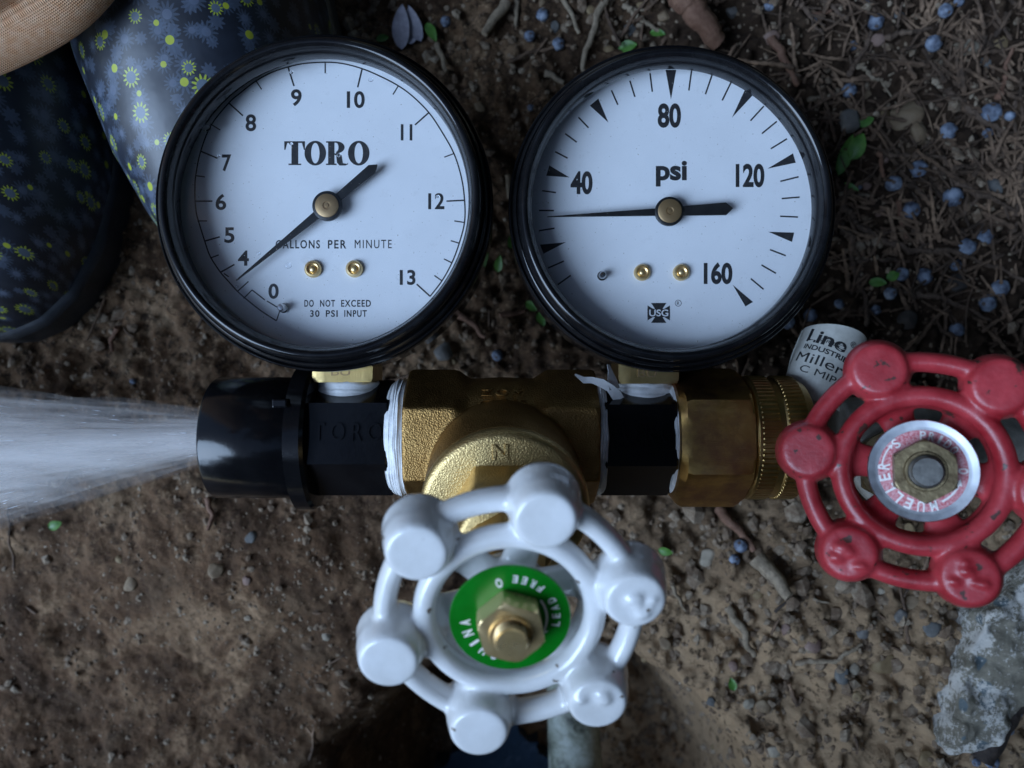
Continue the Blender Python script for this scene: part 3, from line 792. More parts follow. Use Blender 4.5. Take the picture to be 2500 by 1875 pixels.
for k, (tx, w) in enumerate((('ZOM', 10), ('CSSE', 11), ('222', 10))):
    v, f = fit_glyphs(tx, w, 2.2, .35, .0, 1.2)
    gg = G().add([(x, y, z) for x, y, z in v], f, Rot(R(-48 + k * 13), 'X') @ T(.3, 0, 14.75)); link('embossed_letters', mesh('embossed_letters', gg.v, gg.f, 'cast_brass'), gv_)
g = G().add(*polybar(6, 21.0, [(31.5, 12), (40.5, 12), (42.2, 11.2)], PI / 2)).add(*lathe([(10.2, 41), (9.4, 45), (6, 46)], 48))
v, f = evaluated(g.v, g.f, [('REMESH', dict(mode='VOXEL', voxel_size=.4)), ('SMOOTH', dict(factor=.6, iterations=10))])
link('bonnet_hex', mesh('bonnet_hex', v, f, 'cast_brass_light', 180, xf=SF), gv_)
v, f = polybar(6, 13.5, [(45.5, 7.2), (46, 7.8), (52, 7.8), (53, 7.0)], 0); link('gland_nut', mesh('gland_nut', G().add(v, f, SF).v, f, 'brass', 30), gv_)
v, f = lathe([(4, 50), (4, 66)], 32); link('stem', mesh('stem', G().add(v, f, SF).v, f, 'brass', 40), gv_)

def wheel_mesh(knob_top, knob_taper, bowl, seed, blobs):
    rnd = random.Random(seed); g = G(); N = 72
    def P(r, a, z): return (r * math.cos(a), r * math.sin(a), z)
    # outer rim between the knobs
    pts = []
    for i in range(N):
        a = 2 * PI * i / N; k = .5 + .5 * math.cos(6 * a); pts.append(P(20.3 + .2 * k, a, .2 * k))
    g.add(*tube(pts, 1.95, 14, closed=True, flat=1.3))
    g.add(*tube([P(13.9, 2 * PI * i / N, .3) for i in range(N)], 2.0, 14, closed=True, flat=1.2))
    # inner skirt under the ring, falling towards the hub
    g.add(*lathe([(13.6, .8), (13.9, -1.2), (12.9, -2.4 - bowl), (11.7, -2.6 - bowl), (11.7, -1.2 - bowl), (12.5, .0)], 72, close=True))
    for k in range(6):
        a = k * PI / 3; X_ = Rot(a, 'Z')
        g.add(*lathe([(5.6, -3.4), (6.25, -1.4), (5.75, 1.0), (5.7 - knob_taper * .4, knob_top * .45), (5.2 - knob_taper, knob_top - .8), (4.7 - knob_taper, knob_top)], 32), X_ @ T(20.1, 0, 0))
        g.add(*box(16.5, 0, -.5, 8, 8.0, 4.0), X_)                       # web from ring to knob
        g.add(*tube([(4, 0, -3.2 - bowl), (9, 0, -2.6 - bowl), (12, 0, -1.9 - bowl), (14, 0, -.6)], [3.2, 3.1, 3.7, 4.4], 14, flat=.5), X_)
    g.add(*lathe([(6.4, -6 - bowl), (6.6, -1.2 - bowl * .4), (6.2, -.4), (4.2, -.2), (4.2, -6 - bowl)], 40))
    for k in blobs:                                                      # cast marks on two knobs
        for q in range(5):
            an = k * PI / 3; c = P(20.1, an, knob_top - .1)
            g.add(*sphere(rnd.uniform(.9, 1.5), 10, 8, (c[0] + rnd.uniform(-2.6, 2.6), c[1] + rnd.uniform(-2.6, 2.6), c[2]), (1.2, .8, .75)))
    return evaluated(g.v, g.f, [('REMESH', dict(mode='VOXEL', voxel_size=.34)), ('SMOOTH', dict(factor=.6, iterations=12))])

def arc_text(parent, xf, txt, r, a0, step, h, mat, z, flip=True, w=.62, bold=.0):
    """letters set round a plate: one mesh per word"""
    g = G()
    for i, ch in enumerate(txt):
        if ch == ' ': continue
        a = a0 + step * i; v, f = fit_glyphs(ch, h * (.28 if ch in 'I1' else w), h, .05, bold)
        g.add(v, f, xf @ Rot(a, 'Z') @ T(r, 0, z) @ Rot(-PI / 2 if step < 0 else PI / 2, 'Z'))
    return link('lettering', mesh('lettering', g.v, g.f, mat), parent)

def hand_wheel(parent, F, mat, knob_top, taper, bowl, seed, blobs, spin):
    v, f = wheel_mesh(knob_top, taper, bowl, seed, blobs)
    return link('hand_wheel', mesh('hand_wheel', v, f, mat, 180, xf=F @ Rot(spin, 'Z')), parent)

SW = SF @ T(0, 0, 66)
hw = hand_wheel(gv_, SW, 'enamel', 6.2, .25, 2.2, 3, (0, 5), R(15))
v, f = lathe([(9.2, 1.9), (9.7, 2.0), (9.8, 2.25), (9.65, 2.5), (3, 2.5)], 96)
pl = link('name_plate', mesh('name_plate', G().add(v, f, SW).v, f, 'green', 30), hw)
arc_text(pl, SW, 'CHINA', 7.3, R(250), R(-16.5), 1.75, 'print_white', 2.53, bold=.06)
arc_text(pl, SW, 'LEAD FREE', 7.4, R(-8), R(11.5), 1.35, 'print_white', 2.53, bold=.03)
arc_text(pl, SW, 'O', 6.9, R(105), R(-1), 1.7, 'print_white', 2.53, bold=.06)
arc_text(pl, SW, 'S', 6.6, R(-45), R(1), 1.3, 'print_white', 2.53, bold=.06)
def arc_arrow(parent, xf, r, a0, a1, w, mat, z):
    g = G(); n = 16
    for i in range(n):
        b0 = a0 + (a1 - a0) * i / n; b1 = a0 + (a1 - a0) * (i + 1) / n
        p = [(r - w / 2, b0), (r + w / 2, b0), (r + w / 2, b1), (r - w / 2, b1)]
        if a1 < a0: p = p[::-1]
        g.add(*prism([(q * math.cos(b), q * math.sin(b)) for q, b in p], z - .02, z + .02), xf)
    d = 1 if a1 > a0 else -1
    p = [(r - w * 1.8, a1), (r + w * 1.8, a1), (r, a1 + d * w * 3.2 / r)]
    if d < 0: p = p[::-1]
    g.add(*prism([(q * math.cos(b), q * math.sin(b)) for q, b in p], z - .02, z + .02), xf)
    return link('arrow', mesh('arrow', g.v, g.f, mat), parent)
arc_arrow(pl, SW, 5.9, R(35), R(-22), .38, 'print_white', 2.53)
def wheel_nut(parent, F, af, z0, h, mat, smat, rot):
    v, f = polybar(6, af, [(z0, af * .56), (z0 + .4, af * .58), (z0 + h - .5, af * .58), (z0 + h - .1, af * .545), (z0 + h, af * .52)], rot)
    nt = link('nut', mesh('nut', G().add(v, f, F).v, f, mat, 28), parent)
    g = G().add(*lathe([(af * .30, z0 + h - .8), (af * .30, z0 + h + .5), (af * .34, z0 + h + .5), (af * .37, z0 + h - .3)][::-1], 40), F)
    link('collar', mesh('collar', g.v, g.f, mat, 40), nt)
    pr = [(af * .29, z0)]
    for i in range(5): pr += [(af * .285, z0 + h - 1 + i * .62), (af * .25, z0 + h - .7 + i * .62)]
    pr += [(af * .24, z0 + h + 2.4), (.05, z0 + h + 2.45)]
    link('stem_end', mesh('stem_end', G().add(*lathe(pr, 36), F).v, lathe(pr, 36)[1], smat, 30), nt)
    return nt
wheel_nut(hw, SW, 9.8, 2.55, 4.0, 'bright_brass', 'bright_brass', R(12))

# ---- black tee under the pressure gauge
tee = thing('plastic_tee', 'black plastic hex fitting under the psi gauge between brass valve and brass adapter', 'fitting', (21.0, AX.y, AX.z))
h2 = hex_body(tee, 0, 16.8, 24.2, rot=-6)
emboss(h2, 'TORO', .6, 16.2, 4.1, .3, 12.12, 'plastic', rot=-6, ext=.6)
gg = G().add(*lathe([(6.2, 4), (6.2, 7.6), (5.9, 8.0), (5, 8.0)], 48), T(12.2, 0, 0) @ Rot(-PI / 2, 'X')); link('boss', mesh('boss', gg.v, gg.f, 'plastic', 35), tee)
tape_ring('thread_tape', tee, T(-2.4, 0, 0) @ ALONG_X, 13.2, 3.4, .5, .7, 15, r1=13.0)
tape_ring('thread_tape', tee, T(16.0, 0, 0) @ ALONG_X, 12.2, 3.4, .4, .8, 25, r1=13.2)

# ---- brass adapter with knurled collar
ad = thing('hose_adapter', 'brass hex adapter with knurled collar left of the red wheel', 'adapter', (37.9, AX.y, AX.z))
v, f = polybar(6, 29.0, [(0, 13.4), (.3, 14.3), (1.6, 16.0), (2.8, 17.0), (15.4, 17.2), (16.2, 16.2), (16.9, 15.2)], flatrot(-4))
link('hex_body', mesh('hex_body', G().add(v, f, ALONG_X).v, f, 'brass_adapter', 25), ad)
K = 76; n = K * 6
def knurl(r, z, a):
    band = (18.6 < z < 22.4) or (24.6 < z < 28.9)
    if not band: return r
    u = (a * K / (2 * PI)) % 1.0
    return r + (.22 if .18 < u < .72 else -.22)
v, f = lathe([(13.0, 17.0), (14.2, 17.3), (14.8, 17.8), (14.8, 18.4), (14.75, 18.65), (14.75, 22.35), (14.45, 22.5), (14.2, 22.8), (14.2, 24.1), (14.45, 24.45), (14.7, 24.65), (14.7, 28.85), (14.5, 29.0), (14.2, 29.6), (13.5, 31.0), (12.9, 31.4)], n, rfun=knurl)
link('knurled_collar', mesh('knurled_collar', G().add(v, f, ALONG_X).v, f, 'brass', 25), ad)

# ---- stop valve with the red wheel
WS = Vector((75.8, -16.0, 103.0)); sd = Vector((-.36, .07, 1)).normalized()
base = WS - sd * 47
sv = thing('stop_valve', 'weathered valve with red hand wheel at the right edge', 'valve', tuple(base))
SR = frame((0, 0, 0), sd)
RW = SR @ T(0, 0, 45)
loc_ax = T(0, AX.y - base.y, AX.z - base.z)
g = G().add(*lathe([(9.5, -13.5), (9.8, -5), (10.5, -3), (11.5, 4), (11.5, 14), (10, 18), (10, 60)], 48), loc_ax @ ALONG_X)
g.add(*lathe([(9, -6), (10.5, 6), (10.8, 14), (9.8, 15)], 48), SR)
v, f = evaluated(g.v, g.f, [('REMESH', dict(mode='VOXEL', voxel_size=.6)), ('SMOOTH', dict(factor=.6, iterations=6))])
link('body', mesh('body', v, f, 'oldmetal', 180), sv)
v, f = polybar(6, 17, [(14.5, 9), (15.5, 9.8), (22, 9.8), (23, 9)], 0); link('gland_nut', mesh('gland_nut', G().add(v, f, SR).v, f, 'rustnut', 30), sv)
v, f = lathe([(4, 20), (4, 46)], 32); link('stem', mesh('stem', G().add(v, f, SR).v, f, 'steel', 40), sv)
v, f = tube([(44, AX.y - base.y, AX.z - base.z), (56, AX.y - base.y, AX.z - base.z - 2), (60, AX.y - base.y, -20), (60, AX.y - base.y, -62 - 0)], 10.6, 24); link('riser', mesh('riser', v, f, 'oldmetal', 60), sv)
rw = hand_wheel(sv, RW, 'redpaint', 3.6, .1, .8, 8, (4, 5), R(-10))
v, f = lathe([(8.8, 1.6), (9.25, 1.75), (9.4, 2.0), (9.25, 2.25), (8.2, 2.1), (7.9, 2.05), (3, 2.0)], 96)
pl = link('name_plate', mesh('name_plate', G().add(v, f, RW).v, f, 'silver', 30), rw)
v, f = lathe([(7.5, 2.06), (7.5, 2.14), (4.4, 2.14), (4.4, 2.06)], 96, close=True)
link('print', mesh('print', G().add(v, f, RW).v, f, 'redprint', 30), pl)
arc_text(pl, RW, 'MUELLER', 6.55, R(284), R(-18.5), 2.0, 'print_white', 2.2, bold=.05)
arc_text(pl, RW, 'O', 6.6, R(0), R(-1), 1.7, 'print_white', 2.2, bold=.05)
arc_text(pl, RW, 'PRIDO', 6.5, R(88), R(-13), 1.6, 'print_white', 2.2, bold=.03)
arc_text(pl, RW, 'S', 6.6, R(131), R(-1), 1.8, 'print_white', 2.2, bold=.04)
arc_arrow(pl, RW, 6.3, R(-62), R(-24), .36, 'print_white', 2.2)
arc_arrow(pl, RW, 6.9, R(172), R(142), .26, 'print_white', 2.2)
wheel_nut(rw, RW, 10.2, 2.16, 3.6, 'rustnut', 'steel', R(0))

# ---- printed paper tag rolled round behind the red wheel
TO = (*at(2068, 816, 189), 52)
tgm = frame(TO, (-.34, -.90, .12), (1, -.34, 0))
tg = thing('paper_tag', 'white printed paper tag rolled into a sleeve behind the red wheel', 'tag', mat4=Matrix.Translation(Vector(TO) * S) @ tgm.to_3x3().to_4x4())
RT = 7.0; n = 60; m = 14; v = []; f = []
def tagpt(u, s_, off=0.0):      # u arc length mm from the front, s_ along the axis
    r = RT + .012 * u + off + .05 * s_ * .3; a = u / RT
    return (r * math.sin(a), -s_, 0) if False else (r * math.sin(a), -r * math.cos(a) * 0 + 0, 0)
def sleeve(u, s_, off=0.0):
    r = RT + off + .35 * math.sin(u * .21 + s_ * .3) + (u + 22) * .02; a = u / RT
    return (r * math.sin(a), r * math.cos(a), s_)
for off in (0.0, -.18):
    for j in range(m):
        for i in range(n):
            u = -22 + 50 * i / (n - 1); s_ = -.5 + 19 * j / (m - 1) + .9 * math.sin(i * .16) * (1 if j == 0 else 0); v.append(sleeve(u, s_, off))
o2 = n * m
for j in range(m - 1):
    for i in range(n - 1):
        a = j * n + i; f.append((a, a + n, a + n + 1, a + 1)); f.append((o2 + a, o2 + a + 1, o2 + a + n + 1, o2 + a + n))
for i in range(n - 1):
    f.append((i, i + 1, o2 + i + 1, o2 + i)); q = (m - 1) * n + i; f.append((q, o2 + q, o2 + q + 1, q + 1))
for j in range(m - 1):
    q = j * n; f.append((q, o2 + q, o2 + q + n, q + n)); q = j * n + n - 1; f.append((q, q + n, o2 + q + n, o2 + q))
M['paper'] = worn('aged_paper', (.52, .51, .46), (.70, .69, .64), .8, .08, 0, 300)
link('sleeve', mesh('sleeve', v, f, 'paper', 60), tg)
def tag_text(txt, u0, s0, w, h, bold=.0, tilt=0.0):
    vv, ff = fit_glyphs(txt, w, h, .04, bold)
    out = []
    for x, y, z in vv:
        x2 = x * math.cos(tilt) - y * math.sin(tilt); y2 = x * math.sin(tilt) + y * math.cos(tilt)
        out.append(sleeve(u0 + x2, s0 - y2, .06 + z))
    link('lettering', mesh('lettering', out, ff, 'ink'), tg)
tag_text('Line', -3.4, 3.2, 9.4, 3.4, .09, -.12); tag_text('SERIES', -2.6, 3.9, 4.6, .9, .0, -.12); tag_text('INDUSTRIES', -2.4, 6.3, 11.5, 1.3, .03, -.12)
tag_text('®', 2.6, 2.5, 1.5, 1.5); tag_text('Miller S', -1.6, 9.1, 15, 2.5, .0, -.1); tag_text('C MIP 3', -1.5, 12.0, 11, 1.7, .0, -.1)

# ------------------------------------------------------------------ water spray
t = NT('spray_water'); t.n.remove(t.b)
o = t.coord()
st = t.noise(t.mapping(o, scale=(45, 420, 420)), 1, 5, .65)
st2 = t.noise(t.mapping(o, scale=(14, 130, 130)), 1, 3, .6)
sx = t.node('ShaderNodeSeparateXYZ'); t.l.new(o, sx.inputs[0])
al = t.math('MULTIPLY', t.ramp(st, [(.34, (.10, .10, .10)), (.62, (.78, .78, .78))]), t.ramp(st2, [(.30, (.1, .1, .1)), (.62, (1, 1, 1))]))
an = t.node('ShaderNodeAttribute', attribute_name='sheet_weight'); al = t.math('MULTIPLY', al, an.outputs['Fac'])
tr = t.node('ShaderNodeBsdfTransparent'); df = t.node('ShaderNodeBsdfDiffuse'); df.inputs[0].default_value = (.95, .90, .86, 1)
tl = t.node('ShaderNodeBsdfTranslucent'); tl.inputs[0].default_value = (.80, .83, .88, 1)
m1 = t.node('ShaderNodeMixShader'); m1.inputs[0].default_value = .4; t.l.new(df.outputs[0], m1.inputs[1]); t.l.new(tl.outputs[0], m1.inputs[2])
m2 = t.node('ShaderNodeMixShader'); t.l.new(al, m2.inputs[0]); t.l.new(tr.outputs[0], m2.inputs[1]); t.l.new(m1.outputs[0], m2.inputs[2])
t.l.new(m2.outputs[0], t.out.inputs[0]); M['mist'] = t.m
M['foam'] = worn('water_thread', (.70, .76, .84), (.84, .87, .92), .25, .05, 0, 300)
g = G()
dens = []
for k in range(7):
    q_ = .24 + .125 * k; n = 56; m = 40; v = []; f = []
    for j in range(m):
        u = j / (m - 1); xx = -66 - 170 * u
        for i in range(n):
            a = 2 * PI * i / n; ca, sa = math.cos(a), math.sin(a)
            r = (4.6 + 37 * u ** 1.02) * q_ * (1 + (.16 + .10 * q_) * mnoise.noise(Vector((u * 4, ca * 3.2 + k * 3, sa * 3.2))) + .08 * mnoise.noise(Vector((u * 9, ca * 9 + k, sa * 9))))
            v.append((xx, AX.y + r * ca - 15 * u + .5, AX.z + r * .75 * sa - 22 * u * u)); dens.append(max(.14, 1.15 - 1.0 * q_))
    for j in range(m - 1):
        for i in range(n): i2 = (i + 1) % n; f.append((j * n + i, j * n + i2, (j + 1) * n + i2, (j + 1) * n + i))
    g.add(v, f)
me = mesh('water_spray', g.v, g.f, 'mist', 180); nf = len(me.polygons)
sp = G(); rs = random.Random(11)
for k in range(260):                      # threads and drops of water within the cone
    u = rs.random() ** .8; a = rs.uniform(0, 2 * PI); q = rs.random() ** .45
    R0 = 5 + 34 * u
    if rs.random() < .12: q *= 1.25
    x = -72 - 165 * u; y = AX.y + R0 * q * math.cos(a) - 15 * u; z = AX.z + R0 * .75 * q * math.sin(a) - 22 * u * u
    dd = Vector((-165, 44 * q * math.cos(a) - 15, 33 * q * math.sin(a) - 44 * u)).normalized()
    ln = rs.uniform(.8, 5.5) * (.6 + u); w = rs.uniform(.04, .11) * (.7 + u)
    s_ = dd.cross(Vector((0, 0, 1))).normalized(); u_ = s_.cross(dd); p = Vector((x, y, z))
    vv = [p, p + dd * ln * .3 + s_ * w, p + dd * ln * .3 + u_ * w, p + dd * ln * .3 - s_ * w, p + dd * ln * .3 - u_ * w, p + dd * ln]
    sp.add(vv, [(0, 1, 2), (0, 2, 3), (0, 3, 4), (0, 4, 1), (5, 2, 1), (5, 3, 2), (5, 4, 3), (5, 1, 4)])
bm = bmesh.new(); bm.from_mesh(me)
me2 = mesh('threads', sp.v, sp.f, 'foam', 180); bm.from_mesh(me2)
bm.faces.ensure_lookup_table()
for i in range(nf, len(bm.faces)): bm.faces[i].material_index = 1
bm.to_mesh(me); bm.free(); me.materials.append(M['foam']); bpy.data.meshes.remove(me2)
at_ = me.attributes.new('sheet_weight', 'FLOAT', 'POINT'); at_.data.foreach_set('value', np.array(dens + [1.0] * (len(me.vertices) - len(dens)), dtype=np.float32))
tag(link('water_spray', me), 'white fan of water spraying left out of the black nozzle', kind='stuff')

# ------------------------------------------------------------------ person: shoes, trousers, body
pe = thing('person', 'person in tan trousers and dark flower print shoes crouching at the upper left', 'person', (-130, 200, 0))
PO = Vector((-130, 200, 0))
def shoe(toe, heading, sgn, lift, W=45):
    """clog built from cross sections, toe to heel; heading = direction from toe to heel"""
    Lh = 270; hd = Vector((math.sin(heading), math.cos(heading), 0)); sd_ = Vector((hd.y, -hd.x, 0)); v = []; f = []; uv = []
    st = [(0.0, .06, 10), (.012, .28, 20), (.04, .50, 32), (.09, .72, 44), (.16, .89, 52), (.25, 1.0, 58), (.35, 1.0, 64), (.45, .95, 70), (.55, .86, 76), (.65, .78, 78), (.8, .76, 76), (.92, .68, 70), (.98, .5, 58), (1.0, .2, 40)]
    n = 33
    t_in = [s[0] for s in st]; tt = [i / 60 for i in range(61)]; tt = sorted(set([x ** 1.6 for x in tt]))
    vlen = 0; last = None
    for x in tt:
        wv = np.interp(x, t_in, [s[1] for s in st]) * W; hh = np.interp(x, t_in, [s[2] for s in st])
        cen = Vector((toe[0], toe[1], 0)) + hd * (x * Lh) + sd_ * (sgn * 7 * math.sin(x * PI))
        topz = lift + hh
        ua = 0; prev = None
        if last is not None: vlen += (Vector((cen.x, cen.y, topz)) - last).length
        last = Vector((cen.x, cen.y, topz))
        ring = []
        for i in range(n):
            a = PI * i / (n - 1); ca = math.cos(a); sa = math.sin(a)
            ex = .80; px_ = wv * (abs(ca) ** ex) * (1 if ca >= 0 else -1); pz = lift + 10 + max(hh - 10, 1) * (sa ** .85)
            ring.append(cen + sd_ * px_ + Vector((0, 0, pz)))
        tot = sum((ring[i + 1] - ring[i]).length for i in range(n - 1)); acc = -tot / 2
        for i in range(n):
            if i: acc += (ring[i] - ring[i - 1]).length
            v.append(tuple(ring[i] - PO)); uv.append((acc + (0 if sgn < 0 else 300), vlen))
    m = len(tt)
    for j in range(m - 1):
        for i in range(n - 1): a = j * n + i; f.append((a, a + 1, a + n + 1, a + n))
    f.append(tuple(range(n))[::-1]); f.append(tuple(range((m - 1) * n, m * n)))
    s_ = link('shoe', mesh('shoe', v, f, 'shoe', 60, uvs=uv), pe)
    out = []
    for x in tt: 
        wv = np.interp(x, t_in, [s[1] for s in st]) * W + 1.2
        cen = Vector((toe[0], toe[1], 0)) + hd * (x * Lh - (2 if x < .1 else 0)) + sd_ * (sgn * 7 * math.sin(x * PI)); out.append((cen, wv))
    poly = [c + sd_ * w_ for c, w_ in out] + [c - sd_ * w_ for c, w_ in reversed(out)]
    poly = [(p.x - PO.x, p.y - PO.y) for p in poly]
    ar = sum(poly[i][0] * poly[(i + 1) % len(poly)][1] - poly[(i + 1) % len(poly)][0] * poly[i][1] for i in range(len(poly)))
    if ar < 0: poly = poly[::-1]
    pv, pf = prism(poly, lift - 6, lift + 11)
    so = link('sole', mesh('sole', pv, pf, 'sole', 40), s_); b = so.modifiers.new('Bevel', 'BEVEL'); b.width = .003; b.segments = 3; b.limit_method = 'ANGLE'; b.angle_limit = R(50)
    return s_
s1 = shoe((-152, 15), R(-4), -1, 4); s2 = shoe((-73, 27), R(-15), 1, 4, 34)
s1['label'] = 'flower print shoe at the left edge'; s2['label'] = 'flower print shoe partly behind the gauge'

def trouser(cx, cy, rx, ry, z0, knee, seed):
    n = 96; m = 60; v = []; f = []; uv = []; K_ = Vector(knee); c0 = Vector((cx, cy, z0)); Lg = (K_ - c0).length
    hem = [(0, -2.0), (0, -1.2), (.4, -.3), (2, 1.2), (6, 1.6), (10.5, 1.5), (11.6, -.6), (12.4, -.5), (14, .5), (20, 1.6)]
    rows = [h[0] for h in hem] + [20 + (Lg - 20) * (i / m) ** 1.5 for i in range(1, m)]
    for j, s_ in enumerate(rows):
        u = s_ / Lg; c = c0.lerp(K_, u); off = hem[j][1] if j < len(hem) else 1.6
        for i in range(n):
            a = 2 * PI * i / n
            w_ = 1 + .05 * math.sin(3 * a + seed) + .04 * mnoise.noise(Vector((math.cos(a) * 2, math.sin(a) * 2, s_ * .03 + seed)))
            fl = -15 * (1 - math.exp(-s_ / 45)); x = (rx * w_ + fl + off) * math.cos(a); y = (ry * w_ + fl + off) * math.sin(a)
            zz = 2.0 * math.sin(2 * a + seed) * (1 - u)
            v.append((c.x + x - PO.x, c.y + y - PO.y, c.z + zz)); uv.append((a * (rx + ry) / 2 * 4, s_ * 4))
    m2 = len(rows)
    for j in range(m2 - 1):
        for i in range(n): i2 = (i + 1) % n; f.append((j * n + i, j * n + i2, (j + 1) * n + i2, (j + 1) * n + i))
    o = link('trouser_leg', mesh('trouser_leg', v, f, 'cloth', 180, uvs=uv), pe)
    so = o.modifiers.new('Solidify', 'SOLIDIFY'); so.thickness = .0012; so.offset = -1
    return o
trouser(-132, 124.5, 58, 55, 66, (-190, 150, 470), 1.0)
trouser(-95, 205, 50, 62, 62, (-20, 330, 480), 2.4)
# hips, torso, arms, hands and head above the frame
def skin_body(nodes, edges, root, mat, name, sub=2):
    me = bpy.data.meshes.new(name); me.from_pydata([tuple((Vector(n_[0]) - PO) * S) for n_ in nodes], edges, []); me.update()
    o = link(name, me, pe); me.materials.append(M[mat])
    sk = o.modifiers.new('Skin', 'SKIN'); sk.use_smooth_shade = True
    for i, n_ in enumerate(nodes):
        r = n_[1] if isinstance(n_[1], tuple) else (n_[1], n_[1]); me.skin_vertices[0].data[i].radius = (r[0] * S, r[1] * S); me.skin_vertices[0].data[i].use_root = (i == root)
    ss = o.modifiers.new('Subsurf', 'SUBSURF'); ss.levels = sub; ss.render_levels = sub
    return o
nodes = [((-110, 560, 330), 130), ((-190, 170, 480), 72), ((-20, 345, 490), 72), ((-95, 560, 520), 135), ((-60, 430, 690), 150), ((-40, 300, 790), 125), ((-220, 300, 770), 66), ((150, 290, 770), 66), ((-300, 260, 620), 48), ((190, 300, 620), 48), ((-235, 200, 560), 38), ((80, 300, 575), 38)]
skin_body(nodes, [(0, 1), (0, 2), (0, 3), (3, 4), (4, 5), (5, 6), (5, 7), (6, 8), (7, 9), (8, 10), (9, 11)], 0, 'jacket', 'body')
hn = [((-38, 220, 820), 58), ((-30, 130, 835), 76), ((-26, 60, 830), 84), ((-26, 5, 850), 60), ((-26, 60, 738), 14)]
skin_body(hn, [(0, 1), (1, 2), (2, 3), (1, 4)], 0, 'skin', 'head')
hr = [((-26, 80, 870), 88), ((-26, 20, 885), 88), ((-30, 150, 860), 62)]
skin_body(hr, [(0, 1), (0, 2)], 0, 'hair', 'hair')
for wx, wy, wz, sg in ((-235, 200, 560, 1), (80, 300, 575, -1)):
    nd = [((wx, wy, wz), 26), ((wx, wy - 40, wz - 2), (36, 14)), ((wx, wy - 80, wz - 6), (38, 13))]; ed = [(0, 1), (1, 2)]
    for k in range(4):
        x = wx + (k - 1.5) * 20; l_ = (38, 46, 43, 33)[k]; b = len(nd)
        nd += [((x, wy - 88, wz - 8), 9), ((x, wy - 88 - l_ * .55, wz - 20), 8.5), ((x, wy - 88 - l_ * .9, wz - 42), 7.5)]; ed += [(2, b), (b, b + 1), (b + 1, b + 2)]
    b = len(nd); nd += [((wx + sg * 42, wy - 50, wz - 8), 10), ((wx + sg * 56, wy - 78, wz - 20), 8.5)]; ed += [(1, b), (b, b + 1)]
    skin_body(nd, ed, 0, 'skin', 'hand')

# ------------------------------------------------------------------ unseen junipers, foliage shaped to block sky; some bushes added only for that
def juniper(label, bx, by, adir, spread, nb, seed, tall=1.0, over=False):
    jb = thing('juniper_bush', label, 'bush', (bx, by, 0), 'juniper bushes round the spot'); JO = Vector((bx, by, 0)); g = G(); r_ = random.Random(seed)
    g.add(*tube([(0, 0, -40), (-10, 5, 120), (-10, 10, 300 * tall), (-20, 20, 520 * tall), (-20, 20, 1000 * tall)], [48, 40, 32, 26, 12], 14))
    tips = []
    for k in range(nb):
        a = R(adir + spread * r_.uniform(-1, 1)); p = Vector((-10, 8, r_.uniform(40, 900) * tall)); pts_ = [p]; r0 = r_.uniform(8, 14); rr = [r0]; ln = r_.uniform(260, 560) * (1.9 if over else 1)
        for q in range(1, 7):
            u = q / 6; pts_.append(p + Vector((math.cos(a) * ln * u, math.sin(a) * ln * u, ln * (.5 * u - .35 * u * u)))); rr.append(r0 * (1 - .85 * u))
        g.add(*tube(pts_, rr, 6)); tips.append(pts_)
    link('trunk', mesh('trunk', g.v, g.f, 'bark', 60), jb)
    V_ = []; F_ = []
    for pts_ in tips:
        for q in range(640):
            u = r_.uniform(.08, 1.0) * 5.999; i = int(u); p = pts_[i].lerp(pts_[i + 1], u - i) + Vector((r_.gauss(0, 50), r_.gauss(0, 50), r_.gauss(10, 42)))
            W_ = p + JO
            if over:
                if W_.z < 950 or W_.x < -260: continue
            elif W_.z < 20 or math.hypot(W_.x, W_.y) < 215 + .12 * W_.z or (W_.x < 40 and W_.y > 0 and W_.y < 620): continue
            d = Vector((r_.gauss(0, 1), r_.gauss(0, 1), r_.gauss(.2, .7))).normalized(); s_ = d.orthogonal().normalized() * r_.uniform(6, 13); e = d * r_.uniform(20, 48); b = len(V_)
            V_ += [tuple(p - s_), tuple(p + e * .5 - s_ * .8), tuple(p + e), tuple(p + e * .5 + s_ * .8), tuple(p + s_)]; F_.append((b, b + 1, b + 2, b + 3, b + 4))
    fo = link('foliage', mesh('foliage', V_, F_, 'needles'), jb); fo['kind'] = 'stuff'
rj = random.Random(5)
juniper('dark juniper bush leaning in from beyond the right edge', 620, 120, 180, 100, 34, 1)
juniper('dark juniper bush beyond the upper right corner', 330, 620, 230, 110, 34, 2)
juniper('unseen juniper bush added beyond the lower right corner to block sky', 420, -460, 130, 110, 30, 3, .8)  # added out of view so black parts reflect less sky here
juniper('tall unseen juniper added to block sky above the spot from the upper right', 380, 820, 240, 42, 46, 6, 1.9, True)  # overhead canopy added to darken what upward faces reflect
juniper('low unseen juniper bush added beyond the bottom edge to block sky', 10, -600, 90, 110, 34, 4, .8)  # added out of view to keep low sky off the gauge rims

